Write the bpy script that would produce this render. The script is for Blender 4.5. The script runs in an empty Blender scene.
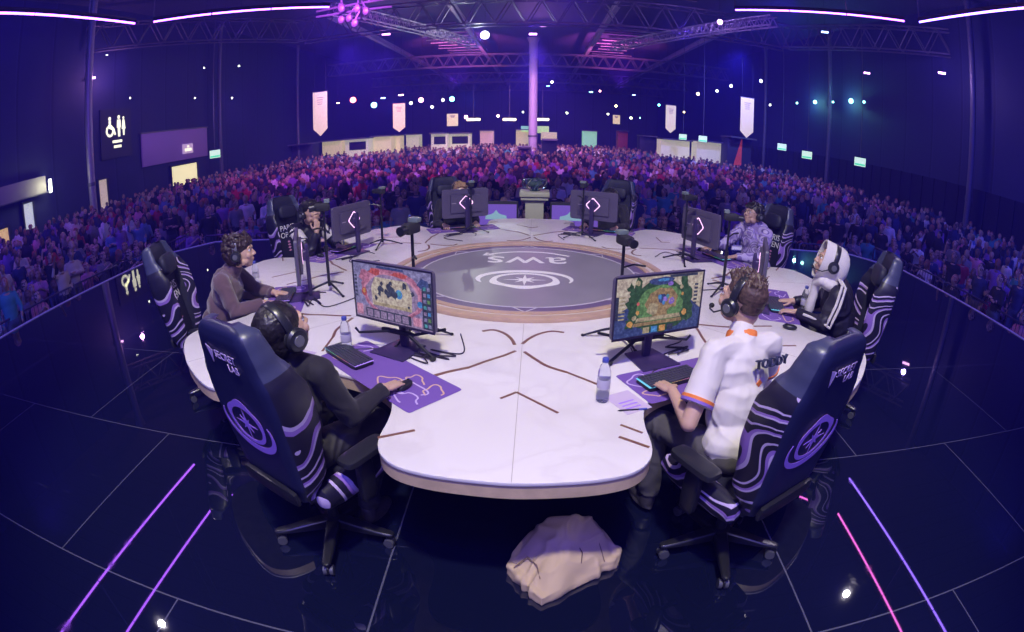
import bpy, bmesh, math, random
from math import sin, cos, pi, radians as R
from mathutils import Vector, Matrix, noise, kdtree
random.seed(7)
SC = bpy.context.scene
COL = SC.collection
V = Vector

# ---------------------------------------------------------------- materials
def nodes_of(m):
    m.use_nodes = True
    return m.node_tree.nodes, m.node_tree.links, m.node_tree.nodes['Principled BSDF']

def mat(name, col, rough=.5, metal=0., emis=None, es=0., bump=0., bscale=40., var=0., vscale=6., coat=0., sheen=0., spec=None, alpha=None, trans=0.):
    m = bpy.data.materials.new(name)
    n, l, b = nodes_of(m)
    b.inputs['Base Color'].default_value = (*col, 1)
    b.inputs['Roughness'].default_value = rough
    b.inputs['Metallic'].default_value = metal
    if coat: b.inputs['Coat Weight'].default_value = coat; b.inputs['Coat Roughness'].default_value = .08
    if sheen: b.inputs['Sheen Weight'].default_value = sheen
    if spec is not None: b.inputs['Specular IOR Level'].default_value = spec
    if trans: b.inputs['Transmission Weight'].default_value = trans
    if emis is not None:
        b.inputs['Emission Color'].default_value = (*emis, 1); b.inputs['Emission Strength'].default_value = es
    tc = None
    if bump or var:
        tc = n.new('ShaderNodeTexCoord')
    if bump:
        t = n.new('ShaderNodeTexNoise'); t.inputs['Scale'].default_value = bscale; t.inputs['Detail'].default_value = 4
        l.new(tc.outputs['Object'], t.inputs['Vector'])
        bp = n.new('ShaderNodeBump'); bp.inputs['Strength'].default_value = bump; bp.inputs['Distance'].default_value = .01
        l.new(t.outputs['Fac'], bp.inputs['Height']); l.new(bp.outputs['Normal'], b.inputs['Normal'])
    if var:
        t = n.new('ShaderNodeTexNoise'); t.inputs['Scale'].default_value = vscale; t.inputs['Detail'].default_value = 3
        l.new(tc.outputs['Object'], t.inputs['Vector'])
        cr = n.new('ShaderNodeValToRGB')
        cr.color_ramp.elements[0].position = .3; cr.color_ramp.elements[1].position = .7
        cr.color_ramp.elements[0].color = (*[max(0, c * (1 - var)) for c in col], 1)
        cr.color_ramp.elements[1].color = (*[min(1, c * (1 + var)) for c in col], 1)
        l.new(t.outputs['Fac'], cr.inputs['Fac']); l.new(cr.outputs['Color'], b.inputs['Base Color'])
    return m

def ramp(n, stops, interp='CONSTANT'):
    cr = n.new('ShaderNodeValToRGB'); r = cr.color_ramp; r.interpolation = interp
    while len(r.elements) < len(stops): r.elements.new(.5)
    for e, (p, c) in zip(r.elements, stops): e.position = p; e.color = (*c, 1)
    return cr

def swirl_mat(name, stops, scale=2.2, rough=.45, dist=9., seed=0., band=5.):
    """marbled flowing ribbons printed on dark leatherette"""
    m = bpy.data.materials.new(name); n, l, b = nodes_of(m)
    tc = n.new('ShaderNodeTexCoord'); mp = n.new('ShaderNodeMapping')
    mp.inputs['Location'].default_value = (seed, seed * .7, 0); mp.inputs['Scale'].default_value = (1, 1, 1)
    l.new(tc.outputs['Object'], mp.inputs['Vector'])
    mp.inputs['Rotation'].default_value = (.5, .3, 0)
    nz = n.new('ShaderNodeTexNoise'); nz.inputs['Scale'].default_value = scale * 1.3; nz.inputs['Detail'].default_value = .4
    l.new(mp.outputs['Vector'], nz.inputs['Vector'])
    sz = n.new('ShaderNodeSeparateXYZ'); l.new(mp.outputs['Vector'], sz.inputs[0])
    m0 = n.new('ShaderNodeMath'); m0.operation = 'MULTIPLY'; m0.inputs[1].default_value = dist; l.new(nz.outputs['Fac'], m0.inputs[0])
    m1 = n.new('ShaderNodeMath'); m1.operation = 'MULTIPLY'; m1.inputs[1].default_value = band; l.new(sz.outputs[2], m1.inputs[0])
    mu = n.new('ShaderNodeMath'); mu.operation = 'ADD'; l.new(m0.outputs[0], mu.inputs[0]); l.new(m1.outputs[0], mu.inputs[1])
    fr = n.new('ShaderNodeMath'); fr.operation = 'FRACT'; l.new(mu.outputs[0], fr.inputs[0])
    cr = ramp(n, stops); l.new(fr.outputs[0], cr.inputs['Fac'])
    l.new(cr.outputs['Color'], b.inputs['Base Color'])
    b.inputs['Roughness'].default_value = rough
    return m

# ---------------------------------------------------------------- geometry collector
class G:
    def __init__(s): s.v = []; s.f = []; s.m = []; s.cur = 0; s.M = Matrix()
    def add(s, vs, fs):
        b = len(s.v); s.v += [s.M @ V(p) for p in vs]
        s.f += [tuple(b + i for i in f) for f in fs]; s.m += [s.cur] * len(fs); return s
    def box(s, c, d, rot=None):
        c = V(c); h = V(d) / 2; Rm = rot or Matrix()
        vs = [c + Rm @ V((x * h.x, y * h.y, z * h.z)) for z in (-1, 1) for y in (-1, 1) for x in (-1, 1)]
        return s.add(vs, [(0, 2, 3, 1), (4, 5, 7, 6), (0, 1, 5, 4), (2, 6, 7, 3), (0, 4, 6, 2), (1, 3, 7, 5)])
    def rbox(s, c, d, e=.35, n=20, k=10, rot=None):
        """rounded box (superellipsoid); e small = boxier"""
        c = V(c); h = V(d) / 2; Rm = rot or Matrix(); vs = []
        sg = lambda x, p: math.copysign(abs(x) ** p, x)
        for i in range(1, k):
            a = -pi / 2 + pi * i / k
            for j in range(n):
                t = 2 * pi * j / n
                vs.append(c + Rm @ V((h.x * sg(cos(a), e) * sg(cos(t), e), h.y * sg(cos(a), e) * sg(sin(t), e), h.z * sg(sin(a), e))))
        vs += [c + Rm @ V((0, 0, -h.z)), c + Rm @ V((0, 0, h.z))]; lo = len(vs) - 2
        fs = [(i * n + j, i * n + (j + 1) % n, (i + 1) * n + (j + 1) % n, (i + 1) * n + j) for i in range(k - 2) for j in range(n)]
        fs += [(lo, (j + 1) % n, j) for j in range(n)] + [(lo + 1, (k - 2) * n + j, (k - 2) * n + (j + 1) % n) for j in range(n)]
        return s.add(vs, fs)
    def ell(s, c, r, n=16, k=8, rot=None): return s.rbox(c, V(r) * 2, 1., n, k, rot)
    def loft(s, rings, cap=True):
        n = len(rings[0]); vs = [p for r in rings for p in r]
        fs = [(i * n + j, i * n + (j + 1) % n, (i + 1) * n + (j + 1) % n, (i + 1) * n + j) for i in range(len(rings) - 1) for j in range(n)]
        if cap: fs += [tuple(reversed(range(n))), tuple((len(rings) - 1) * n + j for j in range(n))]
        return s.add(vs, fs)
    def tube(s, pts, r, n=10, cap=True):
        pts = [V(p) for p in pts]; rs = r if isinstance(r, (list, tuple)) else [r] * len(pts); rings = []
        up = None
        for i, p in enumerate(pts):
            d = (pts[min(i + 1, len(pts) - 1)] - pts[max(i - 1, 0)])
            d = d.normalized() if d.length > 1e-9 else V((0, 0, 1))
            if up is None: up = V((0, 0, 1)) if abs(d.z) < .9 else V((1, 0, 0))
            x = up.cross(d)
            if x.length < 1e-3: x = V((0, 1, 0)).cross(d)
            x.normalize(); y = d.cross(x); up = y
            rings.append([p + (x * cos(2 * pi * j / n) + y * sin(2 * pi * j / n)) * rs[i] for j in range(n)])
        return s.loft(rings, cap)
    def cap(s, a, b, ra, rb, n=14):
        """tapered capsule"""
        a = V(a); b = V(b); d = (b - a); L = d.length or 1e-6; d = d / L
        pts = []; rs = []
        for t in (.98, .9, .7, .4, 0): pts.append(a - d * ra * t); rs.append(ra * math.sqrt(max(1 - t * t, .02)))
        for t in (0, .4, .7, .9, .98): pts.append(b + d * rb * t); rs.append(rb * math.sqrt(max(1 - t * t, .02)))
        return s.tube(pts, rs, n)
    def chain(s, pts, rs, n=14):
        for i in range(len(pts) - 1): s.cap(pts[i], pts[i + 1], rs[i], rs[i + 1], n)
        return s
    def lathe(s, prof, n=24, c=(0, 0, 0)):
        c = V(c)
        rings = [[c + V((r * cos(2 * pi * j / n), r * sin(2 * pi * j / n), z)) for j in range(n)] for r, z in prof]
        return s.loft(rings)
    def prism(s, poly, z0, z1, f=None):
        """closed 2-D outline extruded; f maps (x,y,z) to space"""
        n = len(poly); g = f or (lambda x, y, z: (x, y, z))
        vs = [g(x, y, z0) for x, y in poly] + [g(x, y, z1) for x, y in poly]
        return s.add(vs, [tuple(reversed(range(n))), tuple(range(n, 2 * n))] + [(j, (j + 1) % n, n + (j + 1) % n, n + j) for j in range(n)])
    def band(s, outer, inner, z0, z1, closed=True, f=None):
        n = len(outer); g = f or (lambda x, y, z: (x, y, z))
        vs = [g(*p, z0) for p in outer] + [g(*p, z0) for p in inner] + [g(*p, z1) for p in outer] + [g(*p, z1) for p in inner]
        fs = []
        for j in range(n if closed else n - 1):
            k = (j + 1) % n
            fs += [(2 * n + j, 2 * n + k, 3 * n + k, 3 * n + j), (j, n + j, n + k, k), (j, k, 2 * n + k, 2 * n + j), (n + k, n + j, 3 * n + j, 3 * n + k)]
        if not closed: fs += [(0, 2 * n, 3 * n, n), (n - 1, 2 * n - 1, 4 * n - 1, 3 * n - 1)]
        return s.add(vs, fs)
    def build(s, name, m, parent=None, smooth=None, bevel=0., seg=2, fix=False, loc=None, rot=None):
        me = bpy.data.meshes.new(name); me.from_pydata([tuple(p) for p in s.v], [], s.f)
        for k in (m if isinstance(m, (list, tuple)) else [m]): me.materials.append(k)
        me.polygons.foreach_set('material_index', s.m)
        if bevel or fix:
            bm = bmesh.new(); bm.from_mesh(me)
            bmesh.ops.recalc_face_normals(bm, faces=bm.faces)
            if bevel:
                es = [e for e in bm.edges if len(e.link_faces) == 2 and e.calc_face_angle(0) > R(30)]
                bmesh.ops.bevel(bm, geom=es, offset=bevel, segments=seg, affect='EDGES', profile=.5, clamp_overlap=True)
            bm.to_mesh(me); bm.free()
        o = bpy.data.objects.new(name, me); COL.objects.link(o)
        if parent is not None: o.parent = parent
        if loc is not None: o.location = loc
        if rot is not None: o.rotation_euler = rot
        sm(me, R(35) if smooth is None else smooth)
        return o

def sm(me, ang=R(35)):
    if ang == 0: return
    me.polygons.foreach_set('use_smooth', [True] * len(me.polygons))
    try: me.set_sharp_from_angle(angle=ang)
    except Exception: pass

def tag(o, label=None, cat=None, group=None, kind=None):
    if label: o['label'] = label
    if cat: o['category'] = cat
    if group: o['group'] = group
    if kind: o['kind'] = kind
    return o
def thing(name, label, cat, loc=(0, 0, 0), rz=0., group=None):
    o = bpy.data.objects.new(name, None); COL.objects.link(o); o.location = loc; o.rotation_euler = (0, 0, rz); o.empty_display_size = .1
    return tag(o, label, cat, group)
KIDS = {}
def copy_tree(o, parent=None):
    c = o.copy(); COL.objects.link(c); c.parent = parent
    for ch in [x for x in COL.objects if x.parent == o]: copy_tree(ch, c)
    return c
def dup(o, loc, rz, label, group=None):
    c = copy_tree(o); c.location = loc; c.rotation_euler = (0, 0, rz); c['label'] = label
    if group: c['group'] = group
    return c
def text_part(s, size, m, parent, loc, rot, ext=.001, name='lettering', align='CENTER'):
    cu = bpy.data.curves.new(name, 'FONT'); cu.body = s; cu.size = size; cu.extrude = ext; cu.align_x = align; cu.align_y = 'CENTER'
    cu.resolution_u = 3
    t = bpy.data.objects.new(name, cu); COL.objects.link(t)
    dg = bpy.context.evaluated_depsgraph_get(); dg.update()
    me = bpy.data.meshes.new_from_object(t.evaluated_get(dg)); bpy.data.objects.remove(t)
    me.materials.clear(); me.materials.append(m)
    o = bpy.data.objects.new(name, me); COL.objects.link(o); o.parent = parent; o.location = loc; o.rotation_euler = rot
    return o

# remeshed organic solid: many overlapping closed pieces -> ONE continuous surface
def organic(name, g, mats, parent, voxel=.006, smooth=4, wrinkle=0., wscale=9., seed=0., loc=None, rot=None):
    me = bpy.data.meshes.new(name); me.from_pydata([tuple(p) for p in g.v], [], g.f)
    bm = bmesh.new(); bm.from_mesh(me); bmesh.ops.recalc_face_normals(bm, faces=bm.faces); bm.to_mesh(me); bm.free()
    o = bpy.data.objects.new(name, me); COL.objects.link(o)
    r = o.modifiers.new('r', 'REMESH'); r.mode = 'VOXEL'; r.voxel_size = voxel
    if smooth:
        q = o.modifiers.new('s', 'SMOOTH'); q.factor = .5; q.iterations = smooth
    dg = bpy.context.evaluated_depsgraph_get(); dg.update()
    m2 = bpy.data.meshes.new_from_object(o.evaluated_get(dg)); o.modifiers.clear(); o.data = m2; bpy.data.meshes.remove(me)
    mats = mats if isinstance(mats, (list, tuple)) else [mats]
    m2.materials.clear()
    for k in mats: m2.materials.append(k)
    if len(mats) > 1:
        used = {}
        for fi, f in enumerate(g.f):
            for vi in f: used[vi] = g.m[fi]
        kd = kdtree.KDTree(len(used))
        for vi, t in used.items(): kd.insert(g.v[vi], t)
        kd.balance()
        m2.polygons.foreach_set('material_index', [kd.find(p.center)[1] for p in m2.polygons])
    if wrinkle:
        nv = len(m2.vertices); co = [0.] * (nv * 3); m2.vertices.foreach_get('co', co)
        nr = [V(x.vector) for x in m2.vertex_normals]; sd = V((seed, seed, seed)); out = []
        for i in range(nv):
            c = V(co[i * 3:i * 3 + 3]); p = c * wscale + sd
            q = noise.noise(p + V((noise.noise(p * .7), noise.noise(p * .7 + V((5, 5, 5))), 0)) * 1.6)
            out.extend(c + nr[i] * (wrinkle * (1 - 2.6 * abs(q))))
        m2.vertices.foreach_set('co', out); m2.update()
    m2.polygons.foreach_set('use_smooth', [True] * len(m2.polygons))
    o.parent = parent
    if loc is not None: o.location = loc
    if rot is not None: o.rotation_euler = rot
    return o

# colours
BLACK = mat('black_plastic', (.012, .012, .018), .38)
BLACKM = mat('black_matte', (.015, .014, .02), .7)
METAL = mat('dark_metal', (.06, .06, .075), .3, .8)
CHROME = mat('chrome', (.5, .5, .55), .18, 1.)
RUBBER = mat('black_rubber', (.01, .01, .012), .75)
WHITE_P = mat('white_print', (.75, .74, .8), .5)
HAZE = .0095
# ================================================================= camera
CAMP = V((.072, -4.508, 1.999)); YAW, PIT, ROLL = -.046, .351, .006
fw = V((sin(YAW) * cos(PIT), cos(YAW) * cos(PIT), -sin(PIT))); rt = V((cos(YAW), -sin(YAW), 0)); up = rt.cross(fw)
r2 = rt * cos(ROLL) + up * sin(ROLL); u2 = -rt * sin(ROLL) + up * cos(ROLL)
cd = bpy.data.cameras.new('camera'); cam = bpy.data.objects.new('camera', cd); COL.objects.link(cam); SC.camera = cam
cam.matrix_world = Matrix(((r2.x, u2.x, -fw.x, CAMP.x), (r2.y, u2.y, -fw.y, CAMP.y), (r2.z, u2.z, -fw.z, CAMP.z), (0, 0, 0, 1)))
cd.type = 'PANO'; cd.sensor_width = 36; cd.sensor_fit = 'HORIZONTAL'; cd.clip_start = .05; cd.clip_end = 400
cd.panorama_type = 'FISHEYE_EQUISOLID'; cd.fisheye_lens = 530.4 * 36 / 1024; cd.fisheye_fov = R(179)

def on_screen(P):
    d = V(P) - CAMP; x = d.dot(r2); y = d.dot(u2); z = d.dot(fw); h = math.hypot(x, y)
    r = 2 * 530.4 * sin(math.atan2(h, z) / 2)
    return 512 + r * x / max(h, 1e-9), 316 - r * y / max(h, 1e-9)

# ================================================================= stage floor
HZ = -1.15   # hall floor
def floor_material():
    m = bpy.data.materials.new('glossy_stage_panels'); n, l, b = nodes_of(m)
    tc = n.new('ShaderNodeTexCoord'); mp = n.new('ShaderNodeMapping')
    mp.inputs['Location'].default_value = (1.65 - .0, .4 + 1.435 * 20, 0)
    l.new(tc.outputs['Object'], mp.inputs['Vector'])
    br = n.new('ShaderNodeTexBrick'); br.inputs['Scale'].default_value = 1; br.inputs['Mortar Size'].default_value = .006
    br.inputs['Brick Width'].default_value = 2.05; br.inputs['Row Height'].default_value = 1.435; br.offset = .5
    br.inputs['Color1'].default_value = (.004, .006, .024, 1); br.inputs['Color2'].default_value = (.005, .007, .030, 1)
    br.inputs['Mortar'].default_value = (.10, .10, .15, 1); br.inputs['Mortar Smooth'].default_value = .4
    l.new(mp.outputs['Vector'], br.inputs['Vector']); 
    # scuffs
    nz = n.new('ShaderNodeTexNoise'); nz.inputs['Scale'].default_value = 3; nz.inputs['Detail'].default_value = 8; nz.inputs['Roughness'].default_value = .7
    l.new(tc.outputs['Object'], nz.inputs['Vector'])
    cr = ramp(n, [(0, (.012, .012, .012)), (.58, (.02, .02, .02)), (.8, (.12, .12, .12))], 'LINEAR'); l.new(nz.outputs['Fac'], cr.inputs['Fac'])
    l.new(cr.outputs['Color'], b.inputs['Roughness'])
    mp2 = n.new('ShaderNodeMapping'); mp2.inputs['Rotation'].default_value = (0, 0, .6); mp2.inputs['Scale'].default_value = (1.2, 14, 1)
    l.new(tc.outputs['Object'], mp2.inputs['Vector'])
    vz = n.new('ShaderNodeTexNoise'); vz.inputs['Scale'].default_value = 1.5; vz.inputs['Detail'].default_value = 5; l.new(mp2.outputs['Vector'], vz.inputs['Vector'])
    c2 = ramp(n, [(0, (0, 0, 0)), (.70, (0, 0, 0)), (.8, (.05, .05, .07))], 'LINEAR'); l.new(vz.outputs['Fac'], c2.inputs['Fac'])
    ad = n.new('ShaderNodeMixRGB'); ad.blend_type = 'ADD'; ad.inputs[0].default_value = 1
    l.new(br.outputs['Color'], ad.inputs[1]); l.new(c2.outputs['Color'], ad.inputs[2]); l.new(ad.outputs[0], b.inputs['Base Color'])
    b.inputs['Specular IOR Level'].default_value = 1.
    b.inputs['IOR'].default_value = 1.6
    return m
STG = [(-7.7, -9), (7.7, -9), (7.7, 4.2), (6.9, 5.25), (-6.9, 5.25), (-7.7, 4.2)]
g = G().prism(STG, -.12, 0)
tag(g.build('floor', floor_material(), smooth=0), kind='structure')
g = G().prism([(x * .985, y * .985) for x, y in STG], HZ, -.12)
tag(g.build('trim_1', mat('stage_skirt', (.012, .01, .03), .7), smooth=0), kind='structure')
g = G(); out = STG[1:] + [STG[0]]
ou = [(x * 1.004, y * 1.006) for x, y in out]; inn = [(x * .998, y * .997) for x, y in out]
g.band(ou, inn, -.06, .012, closed=False)
tag(g.build('trim_2', mat('stage_edge_painted_gleam', (.75, .70, .85), .5), smooth=0), kind='structure')  # pale matte lilac stands for light caught by the metal strip
hf = mat('hall_concrete', (.06, .055, .075), .35, var=.3, vscale=.5)
tag(G().box((0, 36, HZ - .05), (48, 110, .1)).build('floor_hall', hf, smooth=0), kind='structure')

# ================================================================= table
def cr_spline(pts, k=4):
    o = []
    n = len(pts)
    for i in range(n):
        p0, p1, p2, p3 = (V(pts[(i + j - 1) % n]) for j in range(4))
        for s in range(k):
            t = s / k
            o.append(tuple(.5 * ((2 * p1) + (p2 - p0) * t + (2 * p0 - 5 * p1 + 4 * p2 - p3) * t * t + (3 * p1 - p0 - 3 * p2 + p3) * t ** 3)))
    return o
HALF = [(0, 2.925), (3.2, 2.92), (6, 2.915), (8, 2.905), (9.6, 2.885), (11, 2.84), (12, 2.775), (12.6, 2.69), (13, 2.59), (13.7, 2.49), (14.8, 2.405), (16.4, 2.345), (19, 2.30)]
def outline(off=0.):
    pts = []
    for k in range(8):
        h = [(-a, r) for a, r in reversed(HALF[1:])] + HALF + [(22.5, 2.285)]
        for a, r in h:
            t = R(k * 45 + a); pts.append(((r + off) * sin(t), -(r + off) * cos(t)))
    return cr_spline(pts, 3)
TZ = .75
def table_top_mat():
    m = bpy.data.materials.new('pale_marble_laminate'); n, l, b = nodes_of(m)
    tc = n.new('ShaderNodeTexCoord'); nz = n.new('ShaderNodeTexNoise'); nz.inputs['Scale'].default_value = 2.2; nz.inputs['Detail'].default_value = 7; nz.inputs['Distortion'].default_value = .8
    l.new(tc.outputs['Object'], nz.inputs['Vector'])
    cr = ramp(n, [(0, (.66, .62, .62)), (.44, (.70, .665, .66)), (.5, (.665, .625, .62)), (.56, (.71, .675, .67)), (1, (.68, .64, .64))], 'LINEAR')
    l.new(nz.outputs['Fac'], cr.inputs['Fac']); l.new(cr.outputs['Color'], b.inputs['Base Color']); b.inputs['Roughness'].default_value = .42
    return m
WOOD = mat('light_wood_edge', (.58, .44, .28), .5, var=.12, vscale=14)
WOOD2 = mat('tan_veneer', (.50, .34, .24), .45, var=.1, vscale=10)
INLAY = mat('brown_inlay', (.19, .085, .055), .4)
t = thing('esports_table', 'huge round white eight-lobed gaming table with tan edge and dark centre disc', 'table')
G().prism(outline(0), TZ - .018, TZ).build('tabletop', table_top_mat(), t, bevel=.003)
G().prism(outline(-.006), TZ - .085, TZ - .018).build('edge_band', WOOD, t, smooth=R(40))
G().prism(outline(-.25), TZ - .12, TZ - .085).build('underframe', BLACKM, t)
G().lathe([(2.0, 0.0), (2.02, .02), (2.02, .1), (1.98, .12), (1.98, TZ - .12), (1.9, TZ - .115)], 64).build('pedestal', mat('black_skirt', (.008, .007, .02), .6), t)
def ringpts(r, n=128, ph=0): return [(r * cos(2 * pi * i / n + ph), r * sin(2 * pi * i / n + ph)) for i in range(n)]
def annulus(name, ro, ri, z0, z1, m, bevel=.004):
    return G().band(ringpts(ro), ringpts(ri), z0, z1).build(name, m, t, smooth=R(40), bevel=bevel, fix=True)
annulus('outer_ring', 1.235, 1.165, TZ, TZ + .03, WOOD2)
annulus('pale_ring', 1.165, 1.115, TZ, TZ + .016, mat('cream_veneer', (.62, .55, .50), .45), .002)
annulus('inner_ring', 1.115, 1.065, TZ, TZ + .024, WOOD2, .003)
DISC = mat('grey_printed_disc', (.25, .235, .26), .36, var=.08, vscale=3)
G().prism(ringpts(1.065), TZ, TZ + .012).build('centre_disc', DISC, t)
annulus('purple_border', 1.064, .96, TZ + .012, TZ + .0135, mat('purple_border', (.15, .11, .20), .4), 0)
PALE = mat('pale_print', (.60, .56, .60), .5)
annulus('line_ring', .962, .948, TZ + .0125, TZ + .0155, PALE, 0)
for k in range(8):
    g = G(); a0 = k * 45 - 90
    for s in (-1, 1):
        p = V((.955 * cos(R(a0 + s * 5.5)), .955 * sin(R(a0 + s * 5.5)))); q = V((1.055 * cos(R(a0 + s * .3)), 1.055 * sin(R(a0 + s * .3)))) * .99
        d = (q - p).normalized(); nn = V((-d.y, d.x)) * .005
        g.prism([tuple(p + nn), tuple(p - nn), tuple(q - nn), tuple(q + nn)], TZ + .013, TZ + .0155)
    g.build('corner_line', PALE, t, smooth=0, fix=True)

def bez(pts, w, n=14):
    """flat ribbon outline along a polyline/curve"""
    c = []
    P = [V(p) for p in pts]
    P = [P[0] * 2 - P[1]] + P + [P[-1] * 2 - P[-2]]
    for i in range(1, len(P) - 2):
        for s in range(n):
            u = s / n; p0, p1, p2, p3 = P[i - 1:i + 3]
            c.append(.5 * ((2 * p1) + (p2 - p0) * u + (2 * p0 - 5 * p1 + 4 * p2 - p3) * u * u + (3 * p1 - p0 - 3 * p2 + p3) * u ** 3))
    c.append(P[-2]); L = []; Rr = []
    for i, p in enumerate(c):
        d = (c[min(i + 1, len(c) - 1)] - c[max(0, i - 1)]).normalized(); nn = V((-d.y, d.x)) * w / 2
        L.append(tuple(p + nn)); Rr.append(tuple(p - nn))
    return L, Rr
INL = [([(-.26, -1.395), (-.19, -1.37), (-.12, -1.42), (-.07, -1.51), (-.045, -1.60)], .028),
       ([(.26, -1.385), (.18, -1.37), (.10, -1.42), (.04, -1.5), (.0, -1.585)], .026),
       ([(-.035, -1.69), (-.10, -1.76), (-.18, -1.83), (-.28, -1.93)], .024), ([(-.28, -1.93), (-.38, -1.99), (-.46, -2.05)], .03),
       ([(.015, -1.70), (.08, -1.80), (.15, -1.89), (.25, -1.96)], .026), ([(.25, -1.96), (.33, -2.03), (.42, -2.11)], .02),
       ([(-.085, -2.265), (-.01, -2.195)], .018), ([(-.01, -2.195), (.19, -2.39)], .018),
       ([(-.59, -2.665), (-.44, -2.585)], .02), ([(.45, -2.59), (.57, -2.675)], .02), ([(.47, -2.49), (.56, -2.56)], .016)]
for k in range(8):
    a = R(45 * k); f = lambda x, y, z: (x * cos(a) - y * sin(a), x * sin(a) + y * cos(a), z)
    for pts, w in INL:
        if k % 2 and len(pts) == 2 and abs(pts[0][0]) > .4: continue
        L, Q = bez(pts, w * .75, 8); G().band(L, Q, TZ - .002, TZ + .0025, closed=False, f=f).build('inlay', INLAY, t, smooth=0, fix=True)
JG = mat('joint_grey', (.4, .35, .33), .6)
for k in range(8):   # hairline joints between table segments
    g = G(); a = R(45 * k); f = lambda x, y, z: (x * cos(a) - y * sin(a), x * sin(a) + y * cos(a), z)
    g.prism([(-.0015, -1.24), (-.0015, -2.92), (.0015, -2.92), (.0015, -1.24)], TZ, TZ + .0006, f)
    g.build('joint_line', JG, t, smooth=0, fix=True)

# emblem: pointed ring round an eight-ray star with a crescent sweeping beneath
def emblem(name, m, parent, size, loc, rot, ext=.0015, flip=1):
    g = G(); n = 64; o = []; i_ = []
    for k in range(n):
        t_ = 2 * pi * k / n; c_, s_ = cos(t_), sin(t_)
        tip = .055 * max(0, s_) ** 10 + .035 * (max(0, cos(t_ - R(28))) ** 14 + max(0, cos(t_ - R(152))) ** 14)
        o.append(((.335 + tip) * c_, (.255 + tip) * s_)); i_.append((.28 * c_, .205 * s_))
    g.band(o, i_, 0, ext)
    st = []
    for k in range(16):
        r = (.20 if k % 4 == 0 else .13) if k % 2 == 0 else .048; t_ = pi * k / 8
        st.append((r * cos(t_) * 1.05, r * sin(t_)))
    vs = [(0, 0, 0), (0, 0, ext)] + [(x, y, 0) for x, y in st] + [(x, y, ext) for x, y in st]
    fs = []
    for k in range(16):
        j = (k + 1) % 16; fs += [(0, 2 + j, 2 + k), (1, 18 + k, 18 + j), (2 + k, 2 + j, 18 + j, 18 + k)]
    g.add(vs, fs)
    A = []; B = []
    for k in range(29):
        t_ = R(160 + k * (384 - 160) / 28); u = k / 28; w = .014 + .07 * sin(pi * u) ** .7 * (.75 + .5 * u)
        c = V((.47 * cos(t_), -.02 + .30 * sin(t_))); nrm = V((cos(t_), sin(t_))); A.append(tuple(c + nrm * w / 2)); B.append(tuple(c - nrm * w / 2))
    g.band(A, B, 0, ext, closed=False)
    g.v = [V((p.x * size * flip, p.y * size, p.z)) for p in g.v]
    return g.build(name, m, parent, smooth=0, loc=loc, rot=rot, fix=True)
LOGO = mat('white_logo_print', (.86, .84, .80), .5)
emblem('emblem_print', LOGO, t, .84, (-.02, -.25, TZ + .0125), (0, 0, pi))
text_part('aws', .52, LOGO, t, (-.02, .40, TZ + .013), (0, 0, pi), ext=.0006)
g = G(); L, Q = bez([(.40, .62), (.2, .74), (0, .775), (-.2, .75), (-.40, .655)], .034, 8); g.band(L, Q, TZ + .0125, TZ + .014, closed=False)
g.prism([(-.43, .72), (-.46, .60), (-.33, .60), (-.36, .635), (-.42, .635), (-.40, .70)], TZ + .0125, TZ + .014)
g.build('smile_arrow_print', LOGO, t, smooth=0, fix=True)
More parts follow.
